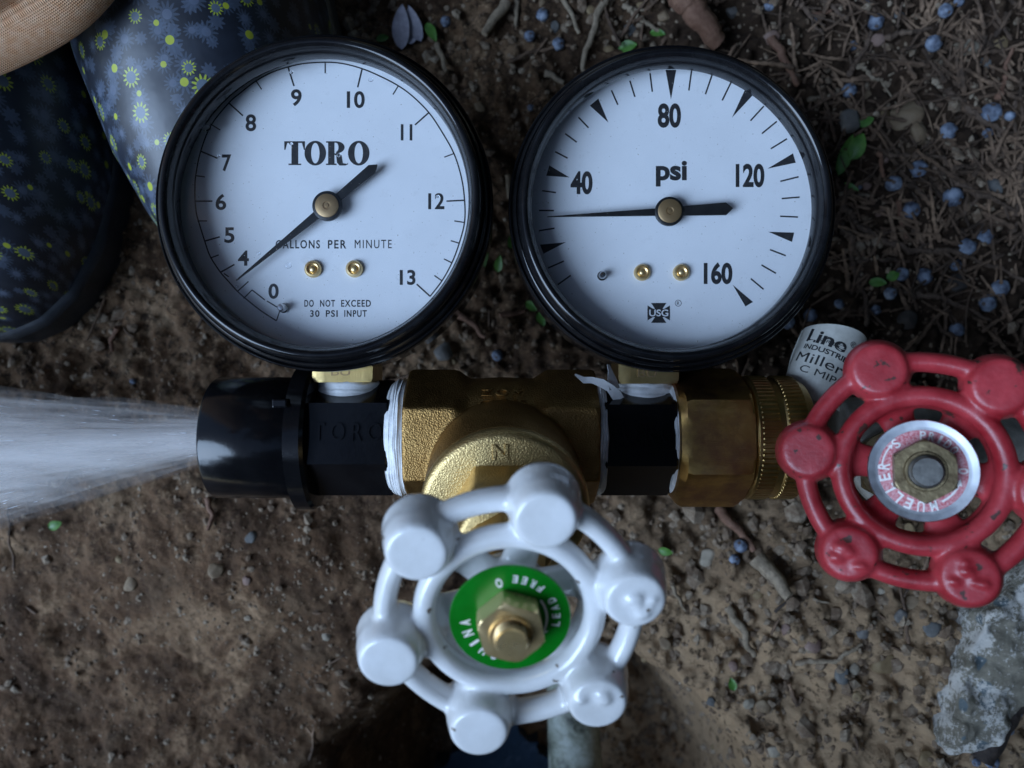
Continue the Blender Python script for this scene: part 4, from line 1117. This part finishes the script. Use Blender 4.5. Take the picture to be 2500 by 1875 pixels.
# ------------------------------------------------------------------ things lying on the soil
def ordinal(n):
    if 10 <= n % 100 <= 20: s_ = 'th'
    else: s_ = {1: 'st', 2: 'nd', 3: 'rd'}.get(n % 10, 'th')
    return f'{n}{s_}'
def cropA(x, y): return (1880 + x / 2.023, y / 2.023)
def cropT(x, y): return (900 + x / 2.212, y / 2.212)
def cropR(x, y): return (1500 + x / 2.212, 1200 + y / 2.212)
def cropM(x, y): return (1060 + x / 2.677, 300 + y / 2.677)
def cropL(x, y): return (x / 2.212, 1200 + y / 2.212)
def on_ground(px, py, lift=0.0):
    d = 250.0
    for _ in range(4):
        x, y = at(px, py, d); d = 250 - gz(x, y) - lift
    return x, y, 250 - d
def region(px, py):
    if py > 1230 and px > 1300: return 'on lower right clay'
    if px > 1950: return 'right of psi gauge'
    if px > 1300 and py < 150: return 'above the psi gauge'
    if 850 < px < 1320 and py < 300: return 'above between the gauges'
    if px < 700: return 'at the left of the photo'
    return 'near the photo centre'
def assign(objs, head):
    by = {}
    for o, px, py, adj in objs: by.setdefault((adj, region(px, py)), []).append((py, px, o))
    for (adj, rg), l in by.items():
        l.sort(key=lambda e: e[:2])
        for i, (_, _, o) in enumerate(l):
            nm = f'{adj} {head}' if adj else head
            o['label'] = f'{nm} {rg}' if len(l) == 1 else (f'{nm} {rg}, {ordinal(i + 1)} from the top' if i + 1 < len(l) else f'{nm} {rg}, the lowest one')

# berries
protos = []
for k in range(4):
    v, f = sphere(1, 20, 14)
    v = [tuple(Vector(p) * (1 + .13 * mnoise.noise(Vector(p) * 2.2 + Vector((k * 7, 0, 0))) - (.10 if p[2] > .93 else 0))) for p in v]
    protos.append((mesh('juniper_berry', v, f, 'berry', 180), mesh('berry_scar', *lathe([(.20, .86), (.24, .93), (.10, .97), (.05, .9)], 12), 'twig', 60)))
bl = []
B = [(cropA(x, y), r / 2.023) for x, y, r in [(870, 50, 34), (925, 15, 25), (810, 213, 40), (410, 222, 25), (410, 430, 36), (1112, 545, 48), (1190, 570, 25), (885, 645, 42), (1080, 655, 25), (735, 832, 46), (625, 900, 40), (910, 970, 48), (695, 1040, 48), (445, 918, 16), (985, 1215, 44), (1085, 1165, 40), (922, 1307, 30), (658, 1352, 34), (780, 1360, 42), (1150, 1420, 42), (1090, 1495, 42), (590, 1450, 30), (205, 1555, 35), (90, 1590, 35), (535, 95, 40), (495, 15, 33), (230, 85, 26), (925, 1630, 38), (350, 1500, 25), (530, 1530, 25), (700, 910, 18), (8, 25, 20)]]
B += [(cropT(x, y), r / 2.212) for x, y, r in [(415, 110, 28), (940, 75, 34), (870, 185, 30), (1025, 235, 34), (875, 580, 18), (2165, 25, 26)]]
B += [(cropM(412, 1520), 14), (cropR(685, 295), 16), (cropR(650, 370), 13), (cropR(2130, 1290), 17), (cropR(2035, 1455), 16), (cropR(1975, 1480), 9), (cropR(2190, 1200), 9), ((324, 930), 8)]
for k, ((px, py), rp) in enumerate(B):
    r = rp * KS * 246; x, y, z = on_ground(px, py, r)
    o = bpy.data.objects.new('juniper_berry', None); C.objects.link(o)
    me, sc_me = protos[k % 4]
    o = bpy.data.objects['juniper_berry'] if False else o
    bpy.data.objects.remove(o)
    o = link('juniper_berry', me); o.scale = (r * S / S, r, r * .96); o.location = (x * S, y * S, (z - r * rj.uniform(.15, .85)) * S)
    o.rotation_euler = (rj.uniform(-.9, .9), rj.uniform(-.9, .9), rj.uniform(0, 6))
    c = link('scar', sc_me, o)
    tag(o, cat='berry', group='blue juniper berries fallen on the soil'); bl.append((o, px, py, ['small ', 'large '][rp > 17].strip()))
assign(bl, 'blue juniper berry')

# twigs
def twig_mesh(path, r, mat, scaly=True, seed=0, branches=0):
    rt = random.Random(seed); P3 = []
    # resample
    for i in range(len(path) - 1):
        a = Vector(path[i]); b = Vector(path[i + 1]); n = max(2, int((b - a).length / 1.1))
        for k in range(n): P3.append(a.lerp(b, k / n))
    P3.append(Vector(path[-1]))
    for _ in range(3): P3 = [P3[0]] + [(P3[i - 1] + 2 * P3[i] + P3[i + 1]) / 4 for i in range(1, len(P3) - 1)] + [P3[-1]]
    P3 = [p + Vector((mnoise.noise(p * .25 + Vector((seed, 0, 0))), mnoise.noise(p * .25 + Vector((0, seed, 5))), .5 * mnoise.noise(p * .3))) * 1.1 for p in P3]
    N = len(P3); rad = []
    for i in range(N):
        q = r * (1 - .45 * i / N)
        if scaly: q *= (.78 + .5 * (i % 2)) * rt.uniform(.85, 1.2)
        else: q *= 1 + .12 * mnoise.noise(Vector((i * .4, seed, 0)))
        rad.append(q)
    g = G().add(*tube(P3, rad, 7, wob=lambda i, k: 1 + (.18 if scaly else .08) * mnoise.noise(Vector((i * 1.3, k * 2.1, seed)))))
    for b in range(branches):
        i = rt.randrange(N // 5, N - 1); d = (P3[min(i + 1, N - 1)] - P3[i - 1]).normalized(); sd2 = Vector((-d.y, d.x, rt.uniform(0, .25))) * rt.choice((-1, 1)); L_ = rt.uniform(4, 12)
        q = [P3[i] + (d * .8 + sd2 * .7) * L_ * k / 5 for k in range(6)]
        g.add(*tube(q, [r * .5 * (.8 + .4 * (k % 2)) * (1 - .1 * k) for k in range(6)], 6))
    return mesh('twig', g.v, g.f, mat, 80 if not scaly else 50)
TW = []
A_ = lambda *p: [cropA(*q) for q in p]
for p, r, mt, sc_, br in [
    (A_((870, 440), (950, 520), (1080, 620), (1180, 690)), 1.1, 'twig', 1, 2), (A_((800, 820), (900, 890), (1050, 970), (1210, 1040)), 1.0, 'twig', 1, 3),
    (A_((345, 1030), (430, 1110), (540, 1190), (700, 1240), (900, 1240), (1050, 1300), (1250, 1380)), 1.05, 'twig', 1, 4), (A_((340, 1100), (400, 1200), (400, 1280), (440, 1390), (480, 1500), (470, 1610)), 1.1, 'twig', 1, 3),
    (A_((660, 1430), (800, 1460), (930, 1510), (1080, 1580)), 1.0, 'twig', 1, 2), (A_((0, 190), (60, 270), (100, 370), (140, 430)), 1.5, 'twig_red', 0, 0), (A_((380, 380), (440, 290), (500, 160)), 1.0, 'twig', 1, 1),
    (A_((120, 20), (190, 80), (270, 210)), .9, 'twig', 1, 3), (A_((200, 75), (300, 60)), .8, 'twig_red', 0, 0), (A_((630, 990), (640, 1100), (670, 1180)), .8, 'twig_red', 1, 1),
    (A_((1180, 1150), (1230, 1000), (1240, 850), (1200, 700), (1210, 500)), 1.0, 'twig', 1, 3), (A_((580, 760), (720, 770), (860, 780)), .7, 'twig', 1, 2), (A_((890, 830), (1000, 830), (1120, 750)), .7, 'twig', 1, 2),
    (A_((1120, 480), (1150, 400), (1180, 250)), .9, 'twig_red', 1, 0), (A_((430, 1290), (560, 1290), (740, 1290)), .6, 'twig', 1, 1), (A_((520, 760), (570, 870)), .8, 'twig_red', 1, 0), (A_((200, 480), (350, 470)), .8, 'twig_pale', 1, 0),
    (A_((250, 0), (330, 40), (390, 110)), .9, 'twig', 1, 1), (A_((940, 1060), (1030, 980)), .7, 'twig', 1, 0), (A_((340, 960), (500, 965)), .7, 'twig_pale', 1, 0), (A_((560, 190), (700, 160), (860, 130)), .9, 'twig', 1, 3),
    (A_((1000, 870), (1100, 760)), .7, 'twig', 1, 0), (A_((1110, 1280), (1250, 1230)), .8, 'twig', 1, 1), (A_((420, 320), (520, 400), (600, 420)), .7, 'twig_pale', 1, 2), (A_((700, 1130), (760, 1210)), .7, 'twig', 1, 0),
    ([cropT(1280, -10), cropT(1220, 150), cropT(1150, 390)], 1.3, 'twig_pale', 0, 0), ([cropT(740, 20), cropT(620, 190)], 1.9, 'twig_pale', 0, 0), ([cropT(800, 0), cropT(795, 150)], .9, 'twig_pale', 0, 0), ([cropT(1050, 0), cropT(1140, 180)], .9, 'twig_pale', 0, 0),
    ([cropT(370, 240), cropT(420, 400)], 1.0, 'twig_pale', 0, 0), ([cropT(1370, 30), cropT(1450, 100), cropT(1600, 150)], 1.0, 'twig_pale', 1, 1), ([cropT(950, 400), cropT(1050, 450)], 1.2, 'twig_pale', 0, 0),
    ([cropT(1690, -10), cropT(1760, 110), cropT(1880, 240)], 5.0, 'twig_red', 0, 0),
    ([cropR(560, 90), cropR(620, 160), cropR(680, 220), cropR(750, 310)], 1.7, 'twig_red', 0, 0), ([cropR(760, 350), cropR(850, 450), cropR(930, 560)], 2.8, 'twig_pale', 0, 0), ([cropR(870, 650), cropR(960, 570)], .5, 'twig_dark', 0, 0),
    ([cropR(980, 930), cropR(1200, 900), cropR(1340, 830)], .8, 'twig_pale', 1, 0), ([cropR(610, 620), cropR(690, 730), cropR(740, 890)], 1.5, 'twig_pale', 0, 0), ([cropR(2060, 1190), cropR(2240, 1265)], .8, 'twig_pale', 0, 0),
    ([cropR(1960, 1420), cropR(2080, 1240), cropR(2240, 1060)], 3.6, 'twig_dark', 0, 0), ([cropR(310, 500), cropR(380, 640)], .7, 'twig_pale', 0, 0), ([cropR(1080, 580), cropR(1160, 600)], .5, 'twig_pale', 0, 0),
    ([cropM(150, 1250), cropM(250, 1310), cropM(330, 1400)], 1.2, 'twig_red', 0, 0), ([cropM(480, 340), cropM(490, 500)], 1.0, 'twig_pale', 0, 0), ([cropM(430, 1260), cropM(590, 1240)], 1.0, 'twig_red', 0, 0),
    ([(1160, 1858), (1200, 1812), (1245, 1765)], .4, 'twig_pale', 0, 0), ([cropL(1120, 30), cropL(1140, 120), cropL(1130, 210)], 1.0, 'twig_red', 0, 0), ([(288, 800), (270, 830), (275, 860)], .9, 'twig_red', 0, 0)]:
    TW.append((p, r, mt, sc_, br))
tl = []
names = {'twig': 'scaly brown juniper twig', 'twig_red': 'reddish brown root or twig', 'twig_pale': 'pale dry stick', 'twig_dark': 'dark thin root'}
for k, (p, r, mt, sc_, br) in enumerate(TW):
    P3 = []
    for a, b in p:
        x, y, z = on_ground(a, b, r * 1.3); P3.append((x, y, z + r * .4))
    # lift midpoints clear of bumps
    Q3 = []
    for i in range(len(P3) - 1):
        for q in range(4):
            u = q / 4; w_ = Vector(P3[i]).lerp(Vector(P3[i + 1]), u); zz = max(w_.z, gz(w_.x, w_.y) + r * .5); Q3.append((w_.x, w_.y, .5 * w_.z + .5 * zz))
    Q3.append(P3[-1])
    c = Vector(Q3[0]); me = twig_mesh([tuple(Vector(q) - c) for q in Q3], r, mt, bool(sc_), k + 1, br)
    o = link('twig', me, None, tuple(c)); tag(o, cat='twig', group='twigs and sticks lying on the soil'); tl.append((o, p[0][0], p[0][1], {3.6: 'thick', 5.0: 'very thick', 2.8: 'thick', 1.9: 'stout'}.get(r, '')))
for mt in names:
    assign([e for e, tw in zip(tl, TW) if tw[2] == mt], names[mt])

# pebbles
ico = {}
def pebble_mesh(seed, mat, flat=.7):
    bm = bmesh.new(); bmesh.ops.create_icosphere(bm, subdivisions=3, radius=1)
    rt = random.Random(seed); planes = [(Vector((rt.gauss(0, 1), rt.gauss(0, 1), rt.gauss(0, 1))).normalized(), rt.uniform(.62, .9)) for _ in range(7)]
    for v in bm.verts:
        for n_, d in planes:
            q = v.co.dot(n_)
            if q > d: v.co -= n_ * (q - d) * .9
        v.co *= 1 + .10 * mnoise.noise(v.co * 1.6 + Vector((seed, 0, 0))); v.co.z *= flat
    vv = [tuple(v.co) for v in bm.verts]; ff = [tuple(x.index for x in f.verts) for f in bm.faces]; bm.free()
    return mesh('pebble', vv, ff, mat, 45)
PB = [(cropA(x, y), r / 2.023, m_) for x, y, r, m_ in [(400, 590, 62, 'st_blue'), (560, 565, 42, 'st_ochre'), (480, 470, 32, 'st_tan'), (1000, 230, 65, 'st_pale'), (1155, 215, 50, 'st_ochre'), (1070, 310, 35, 'st_grey'), (945, 1400, 60, 'st_dark'), (570, 785, 28, 'st_pink'), (490, 910, 32, 'st_pink'), (750, 935, 28, 'st_tan'), (545, 1040, 33, 'st_pink'), (460, 995, 18, 'st_ochre'), (290, 1410, 36, 'st_tan'), (645, 75, 44, 'st_grey'), (690, 1580, 55, 'st_dark'), (700, 560, 90, 'st_tan'), (740, 650, 60, 'st_tan'), (860, 370, 40, 'st_grey'), (1110, 930, 50, 'st_grey'), (540, 190, 35, 'st_pink')]]
PB += [(cropT(x, y), r / 2.212, m_) for x, y, r, m_ in [(1410, 160, 55, 'st_grey'), (1600, 80, 40, 'st_tan'), (1300, 265, 32, 'st_ochre'), (1000, 140, 35, 'st_grey'), (940, 12, 28, 'st_tan'), (2180, 200, 45, 'st_pink'), (1200, 50, 26, 'st_ochre'), (1470, 20, 26, 'st_ochre'), (600, 560, 35, 'st_tan'), (1970, 60, 45, 'st_blue')]]
PB += [(cropR(x, y), r / 2.212, m_) for x, y, r, m_ in [(1470, 950, 78, 'st_ochre'), (1080, 840, 44, 'st_pink'), (1640, 620, 45, 'st_tan'), (1560, 680, 42, 'st_blue'), (1350, 765, 36, 'st_blue'), (515, 370, 60, 'st_pale'), (650, 950, 36, 'st_pink'), (810, 1170, 46, 'st_tan'), (730, 1150, 32, 'st_pale'), (1320, 1110, 28, 'st_ochre'), (870, 1410, 42, 'st_pale'), (1690, 1450, 48, 'st_ochre'), (1560, 1450, 40, 'st_tan'), (2195, 990, 60, 'st_grey'), (280, 820, 42, 'st_tan'), (1450, 540, 26, 'st_pale'), (1300, 960, 32, 'st_pale'), (1600, 205, 34, 'st_ochre'), (1240, 1000, 50, 'st_grey'), (780, 560, 30, 'st_ochre'), (930, 750, 36, 'st_pink'), (1730, 740, 55, 'st_grey'), (520, 1130, 30, 'st_grey'), (170, 920, 25, 'st_ochre'), (530, 1370, 22, 'st_ochre')]]
PB += [(cropL(640, 370), 12, 'st_ochre'), (cropL(1760, 780), 14, 'st_pale'), (cropL(700, 500), 22, 'st_tan'), (cropL(1330, 480), 14, 'st_pink'), (cropL(1160, 430), 24, 'st_tan'), (cropL(1350, 250), 16, 'st_grey'), (cropM(60, 1490), 27, 'st_blue'), (cropM(125, 1560), 8, 'st_ochre'), (cropM(365, 1430), 15, 'st_tan'), (cropM(440, 1000), 10, 'st_tan')]
ml = {}; pl_ = []
cn = {'st_grey': 'grey', 'st_blue': 'blue grey', 'st_tan': 'tan', 'st_ochre': 'ochre', 'st_pink': 'pinkish brown', 'st_pale': 'pale', 'st_dark': 'dark brown'}
for k, ((px, py), rp, mt) in enumerate(PB):
    key = (mt, k % 3)
    if key not in ml: ml[key] = pebble_mesh(k + 3, mt)
    r = rp * KS * 246; x, y, z = on_ground(px, py, r * .5)
    o = link('pebble', ml[key], None, (x, y, z - r * .42)); o.scale = (r * rj.uniform(.9, 1.12), r * rj.uniform(.78, 1), r * .8); o.rotation_euler = (rj.uniform(-.3, .3), rj.uniform(-.3, .3), rj.uniform(0, 6))
    tag(o, cat='pebble', group='pebbles lying on the soil'); pl_.append((o, px, py, cn[mt] + (' small' if rp < 16 else (' large' if rp > 28 else ''))))
assign(pl_, 'pebble')

# green seedling leaves
def leaf(px, py, ln, wd, ang, label, lift=2.5, mat='leaf', name='leaf', cat='leaf', curl=.25):
    x, y, z = on_ground(px, py, lift); v = []; f = []; m = 12
    for off in (0, -.12):
        for j in range(m):
            u = j / (m - 1); w_ = wd * math.sin(PI * u ** .8) ** .75 * .5 + .03
            for s_ in (-1, -.5, 0, .5, 1): v.append((ln * (u - .5), w_ * s_, off + curl * wd * s_ * s_ * .5 + .12 * ln * math.sin(u * 2.6) + (.05 if s_ == 0 else 0)))
    n = 5; o2 = n * m
    for j in range(m - 1):
        for i in range(n - 1): a = j * n + i; f.append((a, a + n, a + n + 1, a + 1)[::-1]); f.append((o2 + a, o2 + a + 1, o2 + a + n + 1, o2 + a + n)[::-1])
        a = j * n; f.append((a, a + n, o2 + a + n, o2 + a)); a = j * n + n - 1; f.append((a, o2 + a, o2 + a + n, a + n))
    o = link(name, mesh(name, v, f, mat, 60), None, (x, y, z), (rj.uniform(-.3, .3), rj.uniform(-.3, .3), ang))
    return tag(o, label, cat, 'green leaves of seedlings' if mat == 'leaf' else None)
k1 = .127
for (px, py), ln, wd, ang, lb in [(cropA(440, 720), 8.5, 5, 1.2, 'broad green leaf just right of the psi gauge rim'), (cropA(370, 770), 13, 4, 1.25, 'long olive green blade touching the right rim of the psi gauge'), (cropA(480, 600), 5, 3.2, .4, 'small curled green leaf above the broad leaf right of the psi gauge'),
        (cropA(600, 1365), 4, 3, .3, 'tiny bright green leaf touching a blue berry at the right'), (cropA(530, 1400), 5, 3, -.1, 'dark green leaf beside the tiny bright leaf at the right'), (cropA(400, 925), 5, 1.6, -.6, 'thin green shoot at the right rim of the psi gauge'),
        (cropT(340, 180), 7, 3, -1.1, 'green leaf in the gap above the flow gauge rim'), (cropT(1400, 255), 6, 3.6, .1, 'green leaf touching the top rim of the psi gauge'), (cropT(1560, 185), 5, 2.6, -.3, 'yellow green leaf above the psi gauge'), (cropT(75, 210), 4, 2.2, .3, 'dull green leaf at the top rim of the flow gauge'),
        (cropM(510, 770), 5.5, 2.6, 1.3, 'green leaf between the gauges nearest the psi gauge'), (cropM(425, 920), 5.5, 2.6, 1.4, 'green leaf midway between the gauges'), (cropM(635, 1200), 4.5, 2.6, -.7, 'upper of two green leaves below left of the psi gauge'), (cropM(700, 1285), 5, 2.6, -1.2, 'lower of two green leaves below left of the psi gauge'),
        (cropL(300, 180), 4.5, 3, .4, 'small green sprout under the water spray'), (cropR(275, 320), 4.5, 2.6, -.2, 'green leaf just right of the white wheel'), (cropR(635, 1040), 4, 2.4, 1.8, 'dark green leaf on the clay bank')]:
    leaf(px, py, ln, wd, ang, lb)
leaf(*cropT(185, 150), 13, 5.5, 1.5, 'left of two dry lilac grey leaf scraps above the flow gauge', mat='lilac', name='dry_leaf')
leaf(*cropT(250, 130), 11, 4, 1.9, 'right of two dry lilac grey leaf scraps above the flow gauge', mat='lilac', name='dry_leaf')
leaf(*cropT(225, 205), 5, 4, .5, 'smallest dry lilac grey leaf scrap above the flow gauge', mat='lilac', name='dry_leaf')

# crumbs of soil and small gravel; needle litter
N = 13000
cx = rng.uniform(-200, 200, N); cy = rng.uniform(-160, 155, N); cz = ground_z(cx, cy); cr = np.clip(rng.lognormal(-.45, .5, N), .25, 2.6) * np.clip(.35 + 2.2 * (fbm(cx, cy, 22, 3, 77) + .28), .25, 1.15) * (1 - .30 * sstep(10, -30, cx) * sstep(0, -35, cy)) * (1 + .45 * sstep(0, 50, cx) * sstep(0, -40, cy))
base_v = np.array([(0, 0, 1), (0, 0, -1), (1, 0, 0), (-1, 0, 0), (0, 1, 0), (0, -1, 0), (.62, .62, .5), (-.62, .62, .45), (.62, -.62, .4), (-.62, -.62, .55)], float)
bm = bmesh.new()
for p in base_v: bm.verts.new(p)
r_ = bmesh.ops.convex_hull(bm, input=bm.verts); bm.verts.index_update(); bm.faces.ensure_lookup_table()
bf = np.array([[v.index for v in f.verts] for f in bm.faces]); nb = len(bm.verts); base_v = np.array([v.co[:] for v in bm.verts]); bm.free()
jit = 1 + rng.uniform(-.3, .3, (N, nb, 1)); ang = rng.uniform(0, 2 * PI, N); ca, sa = np.cos(ang), np.sin(ang)
P = base_v[None] * jit * cr[:, None, None] * np.array([1.1, .85, .7])
Px = P[..., 0] * ca[:, None] - P[..., 1] * sa[:, None] + cx[:, None]; Py = P[..., 0] * sa[:, None] + P[..., 1] * ca[:, None] + cy[:, None]; Pz = P[..., 2] + (cz + cr * .15)[:, None]
allv = np.stack([Px, Py, Pz], -1).reshape(-1, 3); allf = (bf[None] + (np.arange(N) * nb)[:, None, None]).reshape(-1, 3)
t = NT('soil_crumb'); o = t.coord()
c = t.ramp(t.noise(o, 130, 6, .8), [(.30, (.075, .042, .022)), (.46, (.15, .10, .064)), (.58, (.26, .20, .14)), (.70, (.44, .37, .28))])
M['crumb'] = t.fin(color=c, rough=.9, normal=t.bump(t.noise(o, 1200, 4, .7), .0003))
tag(link('gravel', mesh('gravel', allv, allf, 'crumb')), 'fine gravel and crumbs of soil over the ground', kind='stuff')

N = 1500
lx = np.concatenate([rng.normal(138, 42, N), rng.uniform(-195, 195, N // 9)]); ly = np.concatenate([rng.normal(80, 48, N), rng.uniform(-155, 150, N // 9)])
keep = (np.abs(lx) < 203) & (np.abs(ly) < 160); lx, ly = lx[keep], ly[keep]; lz = ground_z(lx, ly)
g = G(); rs = random.Random(4)
for x, y, z in zip(lx, ly, lz):
    a = rs.uniform(0, PI); ln = rs.uniform(2, 6) if rs.random() < .55 else rs.uniform(8, 26); r = rs.uniform(.2, .62); tl_ = rs.uniform(-.12, .25); bd = rs.uniform(-.25, .25)
    d = Vector((math.cos(a), math.sin(a), tl_)); e = Vector((-d.y, d.x, 0)); p = Vector((x, y, z + r + .4))
    if ln > 8 and rs.random() < .75:          # scaly shed twigs
        r = rs.uniform(.5, .95); ns = max(6, int(ln / 1.3)); w0 = rs.uniform(0, 6)
        g.add(*tube([p + d * ln * (k / ns - .5) + e * (bd * ln * .16 * math.sin(PI * k / ns) + .22 * math.sin(k * .8 + w0)) + Vector((0, 0, .3 * math.sin(k * .9 + w0))) for k in range(ns + 1)], [r * (.72 + .5 * (k % 2)) * (1 - .4 * k / ns) for k in range(ns + 1)], 6))
        if rs.random() < .6:
            q0 = p + d * ln * rs.uniform(-.3, .2); d2 = (d + e * rs.choice((-.8, .8))).normalized(); l2 = rs.uniform(3, 9)
            g.add(*tube([q0 + d2 * l2 * k / 5 for k in range(6)], [r * .7 * (.72 + .5 * (k % 2)) for k in range(6)], 5))
    else: g.add(*tube([p - d * ln / 2, p - d * ln / 6 + e * bd * ln * .3, p + d * ln / 6 + e * bd * ln * .35, p + d * ln / 2], [r * .7, r, r * .85, r * .4], 5))
t = NT('needle_litter'); o = t.coord()
c = t.ramp(t.noise(o, 55, 5, .8), [(.38, (.04, .024, .015)), (.52, (.13, .08, .05)), (.68, (.34, .22, .14))])
M['litter'] = t.fin(color=c, rough=.85)
tag(link('needle_litter', mesh('needle_litter', g.v, g.f, 'litter', 60)), 'dead juniper needles and bark fibres strewn over the soil', kind='stuff')

# ------------------------------------------------------------------ lichened concrete lump, lower right
poly = [(x + 6, y - 3) for x, y in [(205, -15), (165, -33), (138, -48), (123, -60.5), (119.5, -74), (117, -86), (113.5, -97), (116, -99.5), (126, -96), (131, -87), (145, -77), (205, -66)]]
g = G().add(*prism(poly[::-1], -20, 33)); v, f = evaluated(g.v, g.f, [('REMESH', dict(mode='VOXEL', voxel_size=1.0)), ('SMOOTH', dict(factor=.7, iterations=6))])
v = np.array(v); nzv = np.array([mnoise.fractal(Vector(p) * .09, .8, 2.2, 5) for p in v]); v[:, 2] += np.where(v[:, 2] > 0, 4.0 * nzv + .9 * np.array([mnoise.noise(Vector(p) * .55) for p in v]) - .18 * np.maximum(0, 125 - v[:, 0]) - .0, 0)
n2 = np.array([mnoise.noise(Vector(p) * .2 + Vector((9, 0, 0))) for p in v]); v[:, 0] += 1.6 * n2; v[:, 1] += 1.2 * nzv
c0 = np.array([150, -60, 0]); tag(link('concrete_lump', mesh('concrete_lump', v - c0, f, 'concrete', 180), None, tuple(c0)), 'rough concrete lump with white lichen below the red wheel', 'rock')

# pale stained pipe standing in the hole
v, f = tube([(23, -104, -60), (24, -150, -52), (26, -215, -40)], [9.8, 10, 10.4], 32, wob=lambda i, k: 1 + .04 * mnoise.noise(Vector((i, k * .5, 0))))
tag(link('old_pipe', mesh('old_pipe', [tuple(Vector(p) - Vector((24, -150, -52))) for p in v], f, 'pipe', 60), None, (24, -150, -52)), 'greenish white stained pipe lying in the dug hole below the white wheel', 'pipe')

# ------------------------------------------------------------------ water drops on the gauge windows
dm = mesh('water_drop', *sphere(1, 14, 10), 'drop', 180)
for k, (o0, cv, x, y, r, lb) in enumerate([(LG, L, 660, 585, .45, 'on the T of the lettering, flow gauge window'), (LG, L, 322, 640, .5, 'beside the numeral 7 on the flow gauge'), (LG, L, 265, 510, 1.1, 'largest, near the tick below 8 on the flow gauge'), (LG, L, 885, 640, .5, 'on the R of the flow gauge lettering'), (LG, L, 510, 1098, .55, 'on the needle near the 4'), (LG, L, 648, 1155, .8, 'left of the brass rivets of the flow gauge'),
        (LG, L, 407, 1253, .4, 'near the foot of the flow gauge scale'), (LG, L, 1035, 285, .6, 'right of the 10 tick on the flow gauge'), (LG, L, 1348, 832, .5, 'on the 2 of 12'), (LG, L, 663, 250, .45, 'below the 9 tick on the flow gauge'),
        (RG, Q, 1448, 608, .7, 'right of the wedge above 120, psi gauge'), (RG, Q, 1475, 690, .8, 'at the right rim of the psi gauge window'), (RG, Q, 1120, 232, .5, 'at the top right of the psi gauge window')]):
    x, y = cv(x, y); f_ = 182.0 - 4.5
    o = link('water_drop', dm, None, (o0[0] + x * .98, o0[1] + y * .98, o0[2] + 4.62)); o.scale = (r, r * rj.uniform(.7, 1), r * .3)
    tag(o, 'clear water drop ' + lb, 'water drop', 'water drops on the gauge windows')
